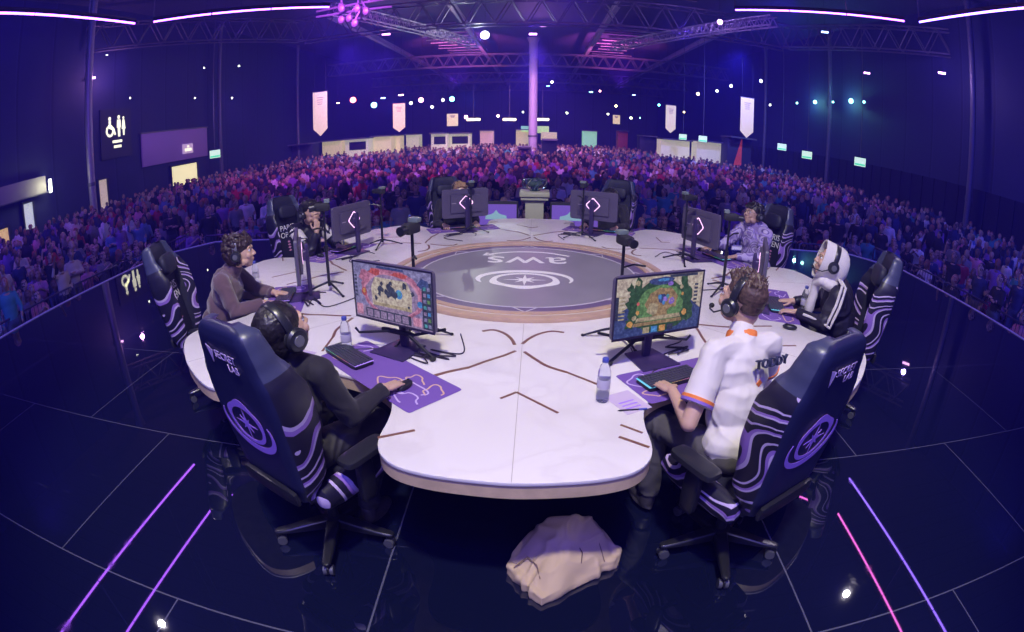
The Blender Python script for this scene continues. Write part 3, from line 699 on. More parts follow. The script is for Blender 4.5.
# ================================================================= seated players
SKIN = mat('skin_fair', (.52, .33, .25), .5, bump=.03, bscale=120); SKIN.node_tree.nodes['Principled BSDF'].inputs['Subsurface Weight'].default_value = .12
SKIN.node_tree.nodes['Principled BSDF'].inputs['Subsurface Radius'].default_value = (.02, .008, .004)
SKIN2 = mat('skin_warm', (.46, .29, .22), .5, bump=.03, bscale=120)
EYEW = mat('eye_white', (.7, .68, .68), .25); EYED = mat('eye_dark', (.02, .015, .015), .2); LIP = mat('lip', (.40, .17, .16), .5)
def face_dir(yaw, pitch, roll=0): return Matrix.Rotation(-yaw, 4, 'Z') @ Matrix.Rotation(-pitch, 4, 'X') @ Matrix.Rotation(roll, 4, 'Y')
def hand(g, W, d, n, side, curl=.35, spread=1., s=1.):
    """W wrist, d direction of fingers, n back-of-hand normal, side +1 right hand"""
    d = V(d).normalized(); n = V(n); n = (n - d * n.dot(d)).normalized(); x = d.cross(n) * side   # x points to the thumb's opposite? resolved below
    # thumb side: for a right hand palm-down (n up, d forward) the thumb points to -X
    th = n.cross(d) * side
    W = V(W)
    B = Matrix((( (-th).x, d.x, n.x, 0), ((-th).y, d.y, n.y, 0), ((-th).z, d.z, n.z, 0), (0, 0, 0, 1)))
    g.rbox(W + d * .048 * s, (.074 * s, .098 * s, .027 * s), .6, 18, 8, B)
    g.cap(W - d * .01, W + d * .03, .024 * s, .022 * s)
    for i, (o, L, r) in enumerate(((-.029, .068, .0082), (-.0095, .076, .0085), (.0105, .070, .0080), (.029, .056, .0072))):
        p = W + d * .088 * s - th * o * s * 1.0 - d * abs(o) * .15; c = curl * (1 + .12 * i); a = -o * 5.5 * spread * .55
        dd = (d + (-th) * (-a) * -1 * -1 * 0 + (-th) * (o * 3.2 * spread)).normalized(); fr = []
        q = p; ang = .15 * c; pts = [p - d * .02 * s]; 
        for seg, fl in ((.46, 1.), (.30, 1.3), (.24, 1.)):
            pts.append(q) if seg == .46 else None
            q = q + (dd * cos(ang) - n * sin(ang)) * L * seg * s; pts.append(q); ang += c * fl
        g.chain(pts, [r * 1.1 * s, r * 1.08 * s, r * s, r * .93 * s, r * .82 * s][:len(pts)], 10)
    p = W + d * .022 * s + th * .026 * s; q1 = p + (d * .6 + th * .8 - n * .25).normalized() * .036 * s; q2 = q1 + (d * .9 + th * .35 - n * .3).normalized() * .030 * s; q3 = q2 + (d + th * .05 - n * .25).normalized() * .022 * s
    g.chain([p, q1, q2, q3], [.014 * s, .0115 * s, .0098 * s, .0082 * s], 10)
def head(g, C, M, s=1.):
    t = lambda x, y, z: V(C) + (M @ V((x, y, z))) * s
    e = lambda c, r: g.ell(t(*c), V(r) * s, 18, 10, M)
    e((0, -.018, .035), (.076, .096, .088)); e((0, .025, -.01), (.067, .070, .075)); e((0, .038, -.052), (.052, .055, .050)); e((0, .050, -.088), (.030, .032, .024))
    e((0, -.045, -.035), (.060, .055, .06)); e((0, .080, .022), (.048, .018, .016))
    for sx in (-1, 1):
        e((sx * .036, .072, -.028), (.024, .020, .024)); e((sx * .079, -.005, -.008), (.010, .019, .031)); e((sx * .050, .02, -.065), (.018, .04, .026))
    g.cap(t(0, .090, .012), t(0, .108, -.026), .007 * s, .013 * s, 10); e((.011, .098, -.030), (.009, .010, .008)); e((-.011, .098, -.030), (.009, .010, .008))
    e((0, .087, -.056), (.022, .010, .007)); e((0, .084, -.067), (.019, .010, .007))
def eyes(parent, C, M, s=1.):
    t = lambda x, y, z: V(C) + (M @ V((x, y, z))) * s
    for sx in (-1, 1):
        o = G().ell(t(sx * .031, .079, .006), V((.0125,) * 3) * s, 14, 8).build('eye', EYEW, parent)
        G().ell(t(sx * .031, .0895, .006), V((.0055, .003, .0055)) * s, 10, 6, M).build('iris', EYED, o)
        G().cap(t(sx * .018, .093, .024), t(sx * .045, .085, .027), .004 * s, .0028 * s, 8).build('eyebrow', EYED, parent)
    G().cap(t(-.017, .0945, -.0615), t(.017, .0945, -.0615), .003 * s, .003 * s, 8).build('lips', LIP, parent)

def player(key, label, P, M, skin, shirt, trousers, shoes, seat):
    """P: joints in seat space; parts: continuous body, clothing, hair"""
    t = thing('person', label, 'person', *at_seat(key, 0, 0, 0)); S = lambda q: V(q)
    pel, ch, nk, hd = (V(P[k]) for k in ('pel', 'chest', 'neck', 'head'))
    hM = face_dir(*P['look']) @ Matrix.Scale(1.12, 4)
    g = G()
    ax = (V(P['shR']) - V(P['shL'])).normalized()
    Bm = lambda c, wx, wy, z: None
    spine = [pel, pel.lerp(ch, .5) + V((0, -.02, 0)), ch, nk]
    g.ell(pel, (.165, .12, .11)); g.ell(pel.lerp(ch, .5), (.14, .105, .16)); g.ell(ch, (.165, .115, .17)); g.cap(P['shL'], P['shR'], .055, .055)
    g.cap(ch + V((0, 0, .08)), nk, .075, .058); g.cap(nk, hd + hM @ V((0, -.03, -.05)), .056, .054)
    head(g, hd, hM)
    for sd, x in (('L', -1), ('R', 1)):
        g.cap(P['sh' + sd], P['el' + sd], .050, .040); g.cap(P['el' + sd], P['wr' + sd], .040, .026)
        hd_ = P['hand' + sd]; hand(g, P['wr' + sd], hd_[0], hd_[1], x, hd_[2])
        hip = pel + V((x * .09, .03, -.02)); g.cap(hip, P['kn' + sd], .082, .058); g.cap(P['kn' + sd], P['an' + sd], .056, .038)
    body = organic('body', g, skin, t, .0055, 3)
    eyes(body, hd, hM)
    # top garment
    o = .013; g = G(); k = P.get('bulk', 1.)
    sp = P.get('flat', .118) * k
    g.ell(pel + V((0, 0, .04)), (.185 * k, .14 * k, .12)); g.ell(pel.lerp(ch, .5), (.165 * k, .13 * k, .19)); g.ell(ch, (.185 * k, .128 * k, .185)); g.cap(V(P['shL']) * .96 + V(P['shR']) * .04, V(P['shR']) * .96 + V(P['shL']) * .04, .068, .068)
    g.cap(ch + V((0, 0, .10)), nk.lerp(hd, .02), .088 * k, .066)
    for sd in 'LR':
        sh, el, wr = V(P['sh' + sd]), V(P['el' + sd]), V(P['wr' + sd])
        if P.get('sleeve') == 'short':
            m = sh.lerp(el, .72); g.cap(sh, sh.lerp(el, .5), .070, .068); g.tube([sh.lerp(el, .3), sh.lerp(el, .55), m], [.069, .071, .074], 18)
        else:
            c2 = wr.lerp(el, .05 if not P.get('push') else .2); g.cap(sh, el, .066 * k, .054 * k); g.cap(el, wr.lerp(el, .3), .053 * k, .042 * k); g.tube([wr.lerp(el, .4), wr.lerp(el, .15), c2], [.043, .040, .037], 16)
    shm = shirt if isinstance(shirt, list) else [shirt]
    sg = organic('shirt', g, shm[0], t, .008, 4, P.get('wr_amp', .008), 7, seed=hash_seed(key))
    # trousers
    g = G(); g.ell(pel + V((0, 0, -.02)), (.185, .145, .10))
    for sd, x in (('L', -1), ('R', 1)):
        hip = pel + V((x * .09, .03, -.02)); kn, an = V(P['kn' + sd]), V(P['an' + sd])
        g.cap(hip, kn, .098, .075); g.cap(kn, an.lerp(kn, .3), .073, .062); g.tube([an.lerp(kn, .4), an.lerp(kn, .12), an.lerp(kn, .04)], [.062, .058, .056], 16)
    organic('trousers', g, trousers, t, .009, 4, .008, 8, seed=3.3)
    for sd, x in (('L', -1), ('R', 1)):
        an = V(P['an' + sd]); g = G(); f = V(P.get('toe', (0, 1, 0))).normalized()
        g.cap(an + V((0, 0, -.035)), an + f * .15 + V((0, 0, -.05)), .043, .036).ell(an + f * .06 + V((0, 0, -.070)), (.048, .115, .018)); g.cap(an, an + V((0, 0, -.04)), .045, .046)
        sh = organic('shoe', g, shoes, t, .008, 3)
    return t, body, sg, hM, hd
def hash_seed(k): return {'FL': 1.1, 'FR': 2.7, 'L2': 4.2, 'R2': 5.9, 'L3': 7.3, 'R3': 8.8, 'L4': 9.6, 'R4': 3.1}[k]
def hairdo(parent, hd, M, m, kind, s=1.):
    t = lambda x, y, z: V(hd) + (M @ V((x, y, z))) * s
    rnd = random.Random(hash(kind) % 7 if False else len(kind)); g = G()
    e = lambda c, r: g.ell(t(*c), V(r) * s, 18, 10, M)
    if kind == 'spiky':     # faded sides, tousled top swept up
        e((0, -.024, .052), (.079, .098, .082)); e((0, -.052, .012), (.070, .060, .055))
        for i in range(150):
            a = rnd.uniform(0, 2 * pi); rr = math.sqrt(rnd.random()); x = .062 * rr * cos(a); y = -.015 + .088 * rr * sin(a); z = .05 + .078 * math.sqrt(max(0, 1 - rr * rr * .8))
            q = V((x, y, z)); dd = V((x * 3 + rnd.uniform(-.5, .5), .35 + y * 4 + rnd.uniform(-.6, .6), 1.)).normalized() * rnd.uniform(.018, .040)
            g.cap(t(*q), t(*(q + dd)), .0085, .0025, 6)
    elif kind == 'curly':
        e((0, -.02, .05), (.090, .108, .085)); e((0, -.05, -.01), (.085, .075, .085))
        for i in range(260):
            a = rnd.uniform(0, 2 * pi); z = rnd.uniform(-.085, .13); y = cos(a); x = sin(a)
            if y > .25 and z < .045: continue
            rr = math.sqrt(max(.05, 1 - ((z - .03) / .13) ** 2)); q = V((x * .092 * rr, -.018 + y * .110 * rr, z))
            g.ell(t(*q), V((rnd.uniform(.010, .019),) * 3), 8, 5)
    elif kind == 'short':
        e((0, -.024, .045), (.082, .100, .088)); e((0, -.050, .0), (.074, .066, .075))
        for i in range(130):
            a = rnd.uniform(0, 2 * pi); z = rnd.uniform(-.05, .125); y = cos(a); x = sin(a)
            if y > .3 and z < .06: continue
            rr = math.sqrt(max(.05, 1 - ((z - .04) / .10) ** 2)); q = V((x * .080 * rr, -.02 + y * .100 * rr, z)); dd = V((x, y, rnd.uniform(-1.2, .3))).normalized() * .018
            g.cap(t(*q), t(*(q + dd)), .009, .004, 6)
        for i in range(14):
            x = -.05 + i * .0077; g.cap(t(x, .055, .10), t(x + rnd.uniform(-.01, .01), .094, .052 + rnd.uniform(-.008, .01)), .012, .005, 6)
    elif kind == 'beanie':
        e((0, -.022, .040), (.086, .106, .094)); e((0, -.050, -.01), (.080, .072, .078))
    elif kind == 'cap_hair':
        e((0, -.024, .03), (.081, .098, .080)); e((0, -.055, -.01), (.070, .060, .065))
    return organic('hair', g, m, parent, .0045, 1, .0015, 60)
HEADSET = mat('headset_black', (.018, .018, .026), .32); HEADSETG = mat('headset_grey', (.12, .12, .15), .35); PADH = mat('ear_pad', (.015, .014, .02), .8)
def headset(key, hd, M, label, mic=True, size=1., band=HEADSET, name='headset'):
    t = thing(name, label, 'headset', *at_seat(key, 0, 0, 0), 'gaming headsets worn by the players')
    T = lambda x, y, z: V(hd) + (M @ V((x, y, z)))
    pts = [T(.093 * sin(a) * (1 if abs(sin(a)) < .97 else 1), -.01, .020 + .108 * cos(a)) for a in [R(q) for q in range(-92, 93, 8)]]
    g = G(); rings = []
    for i, p in enumerate(pts):
        a = R(-92 + 8 * i); nr = M @ V((sin(a), 0, cos(a))); yy = M @ V((0, 1, 0))
        rings.append([p + nr * (u * .006 + .004) + yy * v * .018 for u, v in ((-1, -1), (-1, 1), (.6, 1), (1, .6), (1, -.6), (.6, -1))])
    g.loft(rings); hb = g.build('headband', band, t, fix=True, bevel=.001)
    for sx in (-1, 1):
        c = T(sx * .094, -.008, -.010); ax = M @ V((sx, 0, 0)); g = G()
        g.tube([c - ax * .004, c + ax * .002, c + ax * .016, c + ax * .026, c + ax * .030], [.036 * size, .043 * size, .044 * size, .036 * size, .018], 24); cup = g.build('ear_cup', HEADSET, t)
        G().tube([c - ax * .016, c - ax * .012, c - ax * .003, c], [.030, .042 * size, .042 * size, .036], 20).build('ear_pad', PADH, cup)
        G().tube([c + ax * .0295, c + ax * .032], [.021 * size, .019 * size], 20).build('cup_badge', HEADSETG, cup)
        G().tube([T(sx * .1, -.008, .03), T(sx * .104, -.008, .012), T(sx * .118, -.008, .0)], .006, 8).build('yoke', METAL, t)
    if mic: 
        m = G().tube([T(-.11, .015, -.03), T(-.105, .06, -.065), T(-.075, .105, -.075), T(-.05, .118, -.072)], .0042, 8).build('microphone_arm', HEADSET, t)
        G().ell(T(-.045, .118, -.072), (.016, .013, .013), 12, 8).build('microphone_tip', RUBBER, m)
    return t
HAIRD = mat('hair_black', (.012, .009, .012), .45, var=.4, vscale=60); HAIRB = mat('hair_brown', (.085, .05, .04), .5, var=.4, vscale=70); HAIRC = mat('hair_dark_brown', (.035, .018, .02), .5, var=.4, vscale=60)
HAIRG = mat('hair_golden', (.30, .18, .09), .5, var=.3, vscale=60)
CLB = mat('black_cotton', (.009, .007, .014), .8, sheen=.1, bump=.15, bscale=200); CLM = mat('maroon_grey_knit', (.115, .065, .085), .9, sheen=.4, bump=.3, bscale=260)
CLW = mat('white_jersey', (.66, .62, .62), .7, sheen=.1, bump=.08, bscale=250); CLTR = mat('grey_trousers', (.07, .065, .07), .85, bump=.2, bscale=150); CLDK = mat('dark_trousers', (.02, .018, .03), .7)
CLT = mat('black_track_fabric', (.014, .012, .025), .45); CLH = mat('white_hood_cotton', (.62, .58, .58), .85, sheen=.2, bump=.15, bscale=150)
CLP = swirl_mat('purple_camouflage', [(0, (.34, .27, .55)), (.35, (.20, .14, .38)), (.6, (.42, .35, .6)), (.85, (.13, .09, .27))], 5, .8, 4); SHOE = mat('dark_shoes', (.04, .035, .045), .5); SHOEW = mat('white_shoes', (.5, .48, .5), .5)
ORANGE = mat('orange_trim', (.75, .20, .04), .6); PURT = mat('purple_trim', (.22, .12, .5), .6); NAVT = mat('navy_lettering', (.03, .035, .09), .6)

def base_pose(**k):
    P = dict(pel=(0, -.05, .60), chest=(0, .02, .90), neck=(0, .06, 1.09), head=(0, .09, 1.22), look=(0, R(-12)), shL=(-.18, .04, 1.03), shR=(.18, .04, 1.03),
             elL=(-.27, .14, .78), elR=(.27, .14, .78), wrL=(-.20, .40, .80), wrR=(.22, .40, .80), handL=((.15, 1, -.1), (0, 0, 1), .35), handR=((0, 1, -.1), (0, 0, 1), .35),
             knL=(-.17, .42, .57), knR=(.17, .42, .57), anL=(-.17, .42, .11), anR=(.17, .42, .11))
    P.update(k); return P
# --- left front: dark-haired player in black long sleeves, leaning back
P = base_pose(pel=(.02, -.06, .60), chest=(.04, -.04, .90), neck=(.05, -.01, 1.09), head=(.055, -.015, 1.20), look=(R(10), R(-20)), shL=(-.12, -.02, 1.03), shR=(.22, .02, 1.02), elR=(.27, .12, .775), wrR=(.285, .375, .80),
              handR=((.05, 1, -.12), (0, -.1, 1), .4), elL=(-.22, .08, .76), wrL=(-.08, .26, .70), anR=(.2, .20, .11), knR=(.19, .38, .58), sleeve='long')
t, body, sh, hM, hd = player('FL', 'player nearest the camera on the left, black long sleeves, one hand on the mouse', P, None, SKIN, CLB, CLDK, SHOE, 0)
hairdo(body, hd, hM, HAIRD, 'beanie'); headset('FL', hd, hM, 'large black headset with pale burst pattern on the left front player', mic=False, size=1.25)
B_ = hM @ Matrix.Identity(4)
g = G(); c_ = V((-.045, -.118, .045))
for k in range(11):     # pale burst pattern on the back of the dark hair covering
    a = 2 * pi * k / 11; L_ = .030 + .012 * (k % 3)
    p0 = V((cos(a) * .006, 0, sin(a) * .006)); p1 = V((cos(a) * L_, .010, sin(a) * L_))
    g.cap(V(hd) + hM @ (c_ + p0), V(hd) + hM @ (c_ + p1), .0055, .0025, 6)
g.build('burst_print', mat('burst_pale', (.5, .42, .36), .5), body)
# --- right front: white jersey
P = base_pose(pel=(.03, .06, .60), chest=(.10, .20, .92), neck=(.14, .26, 1.11), head=(.165, .32, 1.25), look=(R(-12), R(-10)), shL=(-.06, .22, 1.05), shR=(.30, .20, 1.05), elL=(-.235, .13, .765), wrL=(-.165, .375, .805),
              handL=((.02, 1, -.12), (-.1, -.1, 1), .3), elR=(.42, .30, .80), wrR=(.37, .48, .80), sleeve='short', knL=(-.17, .46, .57), knR=(.2, .45, .57), wr_amp=.006)
t, body, sh, hM, hd = player('FR', 'player nearest the camera on the right, white jersey with orange collar, short spiky hair', P, None, SKIN, CLW, CLTR, SHOE, 0)
hairdo(body, hd, hM, HAIRB, 'spiky'); headset('FR', hd, hM, 'black headset on the spiky-haired player in the white jersey', size=1.05)
def cuff(parent, a, b, t0, t1, r, m, name='sleeve_trim', n=22):
    a, b = V(a), V(b); G().band(*[[0]] * 2, 0, 0) if False else None
    d = (b - a).normalized(); pts = [a.lerp(b, t0), a.lerp(b, t1)]
    G().tube(pts, r, n).build(name, m, parent)
for shn, eln in (('shL', 'elL'), ('shR', 'elR')):
    cuff(sh, P[shn], P[eln], .64, .685, .082, ORANGE); cuff(sh, P[shn], P[eln], .685, .725, .082, PURT)
nkp = V(P['neck']); G().tube([nkp + V((.002, -.004, -.024)), nkp + V((.006, .008, .002)), nkp + V((.007, .01, .006))], [.086, .078, .072], 24).build('collar', ORANGE, sh)
text_part('TODDY', .062, NAVT, sh, (.17, .050, 1.035), (R(78), 0, R(-2)), ext=.008)
G().prism([(-.02, 0), (0, .02), (.02, 0), (0, -.02)], 0, .004, lambda x, y, z: (x + .12, .066 - z, .93 + y)).build('orange_mark', ORANGE, sh, smooth=0)
# --- second left: maroon sweater, curly hair, profile to the right
P = base_pose(pel=(0, .05, .60), chest=(.06, .18, .90), neck=(.10, .27, 1.07), head=(.12, .34, 1.20), look=(R(5), R(-4)), shL=(-.12, .22, 1.01), shR=(.26, .18, 1.01), elR=(.30, .27, .78), wrR=(.22, .50, .80), elL=(-.2, .38, .80), wrL=(-.04, .56, .80), handL=((.3, 1, -.1), (0, 0, 1), .4), sleeve='long', bulk=1.06)
t, body, sh, hM, hd = player('L2', 'curly-haired player in a maroon-grey sweater leaning toward the keyboard', P, None, SKIN, CLM, CLDK, SHOE, 0)
hairdo(body, hd, hM, HAIRC, 'curly'); headset('L2', hd, hM, 'silver-banded headset on the curly-haired player in the maroon sweater', mic=False, band=HEADSETG)
# --- second right: white hood, black striped jacket
P = base_pose(pel=(0, .0, .60), chest=(-.05, .10, .92), neck=(-.08, .16, 1.09), head=(-.11, .22, 1.22), look=(R(-4), R(-16)), shL=(-.24, .13, 1.02), shR=(.12, .10, 1.02), elL=(-.28, .22, .79), wrL=(-.13, .43, .80), elR=(.24, .22, .80), wrR=(.16, .44, .80), sleeve='long', bulk=1.08)
t, body, sh, hM, hd = player('R2', 'player in a white hood and black jacket with white sleeve stripes', P, None, SKIN, CLT, CLDK, SHOEW, 0)
hairdo(body, hd, hM, HAIRD, 'cap_hair')
g = G(); T = lambda x, y, z: V(hd) + hM @ V((x, y, z))
hr = []
for i in range(22):     # hood shell: open at the face
    a = R(-30 + 240 * i / 21 - 12)
    hr.append(a)
rings = []
for j in range(16):
    v = j / 15; y0 = .085 - .235 * v; k = math.sqrt(max(.02, 1 - max(0, (v - .35) / .66) ** 3.2)); 
    rings.append([T((.102 * k) * sin(a_), y0, -.002 + (.136 * k) * cos(a_) - .03 * (1 - k)) for a_ in [2 * pi * q / 28 for q in range(28)]])
inner = [[V(hd) + (p - V(hd)) * .92 + hM @ V((0, .004, 0)) for p in r_] for r_ in rings]
g.loft(list(reversed(inner)) + rings, cap=True)
g2 = G(); g2.add(g.v, [f for f in g.f])
hood = g2.build('hood', CLH, t, smooth=R(60)); md = None
g = G(); g.ell(T(0, -.05, -.13), (.115, .09, .055), rot=hM); g.cap(T(-.06, .02, -.13), T(.0, .04, -.17), .035, .032); g.cap(T(.06, .02, -.13), T(.0, .04, -.17), .035, .032); g.cap(T(0, .03, -.18), T(.01, .0, -.36), .034, .04)
organic('hood_collar', g, CLH, t, .009, 3, .003, 8)
headset('R2', hd, hM, 'black headset worn over the white hood', mic=True, size=1.08)
for sn, en, wn in (('shL', 'elL', 'wrL'), ('shR', 'elR', 'wrR')):
    sgn = -1 if sn == 'shL' else 1; a, b, c = V(P[sn]), V(P[en]), V(P[wn]); pts = [V(P['neck']).lerp(a, .5) + V((0, -.01, .068)), a + V((sgn * .045, -.02, .072)), a.lerp(b, .35) + V((sgn * .080, -.02, .016)), a.lerp(b, .8) + V((sgn * .074, -.022, .0)), b + V((sgn * .062, -.032, .0)), b.lerp(c, .35) + V((sgn * .055, -.02, .014)), b.lerp(c, .72) + V((sgn * .048, -.0, .012))]
    for dx in (-.015, .015):
        G().tube([p + V((0, dx * 1.0, dx * .5)) for p in pts], .011, 6).build('sleeve_stripe', CLH, sh)
# --- third left: hand at chin, dark jacket with white panels, cap-like dark hair
P = base_pose(pel=(0, -.02, .60), chest=(.11, .10, .92), neck=(.15, .18, 1.09), head=(.18, .27, 1.20), look=(R(8), R(-16)), shL=(-.05, .15, 1.02), shR=(.31, .11, 1.02), elR=(.32, .36, .80), wrR=(.255, .425, 1.01), handR=((-.25, -.1, 1), (.3, 1, .1), .9), elL=(-.18, .28, .78), wrL=(-.03, .46, .80), sleeve='long', bulk=1.08)
t, body, sh, hM, hd = player('L3', 'player in dark cap and black-and-white jacket resting his chin on one hand', P, None, SKIN2, CLT, CLDK, SHOE, 0)
hairdo(body, hd, hM, HAIRD, 'short'); headset('L3', hd, hM, 'black headset on the player resting his chin on his hand', mic=False)
g = G(); T = lambda x, y, z: V(hd) + hM @ V((x, y, z)); g.ell(T(0, -.015, .075), (.094, .112, .065), rot=hM); g.rbox(T(0, .12, .065), (.15, .12, .016), .7, 20, 8, hM); organic('cap', g, HAIRD, t, .007, 3)
g = G()
for sn, en in (('shL', 'elL'), ('shR', 'elR')): 
    a, b = V(P[sn]), V(P[en]); G().tube([a.lerp(b, .02), a.lerp(b, .25), a.lerp(b, .62)], [.071, .0725, .068], 20).build('white_sleeve_panel', CLH, sh)
# --- third right: purple camouflage hoodie, glasses
P = base_pose(pel=(.02, -.10, .60), chest=(.05, -.10, .92), neck=(.07, -.09, 1.09), head=(.085, -.05, 1.22), look=(R(4), R(-16)), shL=(-.13, -.08, 1.03), shR=(.25, -.08, 1.03), sleeve='long', bulk=1.16, wrR=(.30, .40, .80), elR=(.36, .14, .80), elL=(-.30, .16, .80), wrL=(-.14, .40, .80), handR=((-.1, 1, -.1), (0, 0, 1), .4))
t, body, sh, hM, hd = player('R3', 'player in a purple camouflage hoodie and glasses facing the camera', P, None, SKIN2, CLP, CLDK, SHOE, 0)
hairdo(body, hd, hM, HAIRD, 'short'); headset('R3', hd, hM, 'black headset on the player in the purple hoodie', mic=False)
g = G(); nk = V(P['neck']); g.ell(nk + V((0, -.075, -.01)), (.12, .07, .06)); g.cap(nk + V((-.08, -.02, -.01)), nk + V((-.02, .09, -.06)), .035, .028); g.cap(nk + V((.08, -.02, -.01)), nk + V((.02, .09, -.06)), .035, .028)
organic('lowered_hood', g, CLP, t, .008, 3, .004, 9)
gl = thing('glasses', 'thin-framed glasses worn by the player in the purple hoodie', 'glasses', *at_seat('R3', 0, 0, 0)); T = lambda x, y, z: V(hd) + hM @ V((x, y, z))
for sx in (-1, 1):
    G().tube([T(sx * .034 + .023 * cos(a), .102, .004 + .018 * sin(a)) for a in [R(q) for q in range(0, 361, 20)]], .0018, 6).build('rim', METAL, gl); G().tube([T(sx * .057, .100, .006), T(sx * .082, .06, .006), T(sx * .084, .0, .002)], .0018, 6).build('temple', METAL, gl)
G().tube([T(-.011, .103, .006), T(.011, .103, .006)], .0018, 6).build('bridge', METAL, gl)
# --- far pair, mostly behind their monitors
P = base_pose(pel=(.0, -.05, .60), chest=(-.03, .0, .90), neck=(-.05, .05, 1.07), head=(-.07, .10, 1.18), look=(0, R(-14)), sleeve='long')
t, body, sh, hM, hd = player('L4', 'golden-haired player half hidden behind the monitor left of the trophy', P, None, SKIN, CLB, CLDK, SHOE, 0)
hairdo(body, hd, hM, HAIRG, 'short'); headset('L4', hd, hM, 'headset on the golden-haired player behind the far left monitor', mic=False)
P = base_pose(pel=(.0, -.05, .58), chest=(.0, -.06, .86), neck=(.0, -.03, 1.02), head=(.0, .01, 1.12), look=(0, R(-20)), shL=(-.18, -.03, .98), shR=(.18, -.03, .98), sleeve='long')
t, body, sh, hM, hd = player('R4', 'dark-haired player hidden behind the monitor right of the trophy', P, None, SKIN, CLB, CLDK, SHOE, 0)
hairdo(body, hd, hM, HAIRD, 'short'); headset('R4', hd, hM, 'headset on the player hidden behind the far right monitor', mic=False)
# ================================================================= things on and behind the stage
CANV = mat('beige_canvas', (.50, .375, .26), .85, bump=.25, bscale=240)
t = thing('canvas_bag', 'slumped beige canvas bag lying on the glossy floor in front of the table', 'bag', (.25, -2.66, 0)); t.scale = (.90, 1, 1)
rndb = random.Random(5); bm = bmesh.new()
base = [(-.31, -.05), (-.27, .08), (-.20, .18), (-.05, .25), (.12, .25), (.26, .18), (.31, .06), (.28, -.03), (.16, -.10), (.05, -.13), (-.05, -.22), (-.11, -.275), (-.17, -.22), (-.25, -.13)]
for x, y in base: bm.verts.new((x, y, .004)); bm.verts.new((x * .985, y * .985, .035))
for x, y, z in [(-.20, .02, .12), (-.10, .12, .235), (.0, .10, .265), (.12, .12, .25), (.21, .08, .16), (.10, -.02, .15), (.02, -.06, .165), (-.10, -.10, .13), (-.14, -.19, .06), (.22, .0, .10), (-.04, .02, .22)]: bm.verts.new((x, y, z))
r = bmesh.ops.convex_hull(bm, input=bm.verts); bmesh.ops.delete(bm, geom=[v for v in bm.verts if not v.link_faces], context='VERTS')
g = G(); vl = list(bm.verts); ix = {v: i for i, v in enumerate(vl)}; g.add([v.co.copy() for v in vl], [tuple(ix[v] for v in f.verts) for f in bm.faces]); bm.free()
g.prism([(-.31, -.06), (-.12, -.285), (-.02, -.20), (-.20, .02)], .0, .06); g.prism([(.05, -.12), (.29, -.02), (.32, .06), (.2, .1)], .0, .07)
bag = organic('bag_cloth', g, CANV, t, .009, 3, .014, 6.5, 2.2)
G().tube([(-.27, -.09, .075), (-.20, -.06, .125), (-.15, -.11, .12), (-.13, -.17, .085)], .0035, 8).build('fold_shade', mat('canvas_shadow', (.20, .13, .10), .9), t)  # dark curve laid along the fold for its crease shade
G().tube([(.03, .03, .205), (.06, -.01, .175), (.09, -.05, .15), (.085, -.09, .115)], .003, 8).build('strap', mat('dark_strap', (.10, .06, .06), .8), t)
G().tube([(.16, .12, .21), (.18, .05, .15), (.20, .0, .115), (.22, -.04, .07)], .003, 8).build('strap', mat('dark_strap2', (.14, .09, .08), .8), t)

CREAM = mat('cream_lacquer', (.40, .41, .27), .4); DARKB = mat('dark_band', (.12, .10, .18), .5)
t = thing('trophy_stand', 'cream pedestal with stepped top behind the table, holding the trophy', 'pedestal', (.035, 3.35, 0))
G().box((0, 0, .475), (.27, .27, .95)).build('shaft', CREAM, t, bevel=.006)
G().box((0, 0, .965), (.33, .33, .03)).build('neck_band', DARKB, t, bevel=.004); G().box((0, 0, .995), (.40, .40, .03)).build('lower_step', CREAM, t, bevel=.006); G().box((0, 0, 1.02), (.37, .37, .02)).build('groove', DARKB, t); G().box((0, 0, 1.065), (.44, .44, .07)).build('top_slab', CREAM, t, bevel=.01)
G().box((0, 0, .02), (.36, .36, .04)).build('plinth', CREAM, t, bevel=.008)
TRO = mat('trophy_blue_steel', (.18, .28, .34), .22, .85); TG = mat('trophy_gold', (.55, .5, .38), .3, .8)
t = thing('trophy', 'wide bowl-shaped blue-grey trophy standing on the cream pedestal', 'trophy', (.035, 3.35, 1.10))
G().lathe([(.07, 0), (.08, .01), (.04, .03), (.03, .05), (.09, .075), (.15, .12), (.175, .17), (.168, .172), (.14, .125), (.08, .085), (.0, .08)], 40).build('bowl', TRO, t)
for k in range(8):
    a = R(45 * k); G().tube([(.07 * cos(a), .07 * sin(a), .02), (.165 * cos(a), .165 * sin(a), .06), (.195 * cos(a + .3), .195 * sin(a + .3), .13), (.17 * cos(a + .5), .17 * sin(a + .5), .19)], [.008, .007, .006, .003], 8).build('spike', TG if k % 2 else TRO, t)
G().ell((0, 0, .11), (.05, .05, .06), 16, 10).build('orb', TG, t)
LEDP = mat('led_wall_purple', (.1, .05, .3), .5, emis=(.30, .16, .85), es=.35); LEDT = mat('led_wall_teal', (.1, .3, .3), .5, emis=(.35, .5, .65), es=.5)
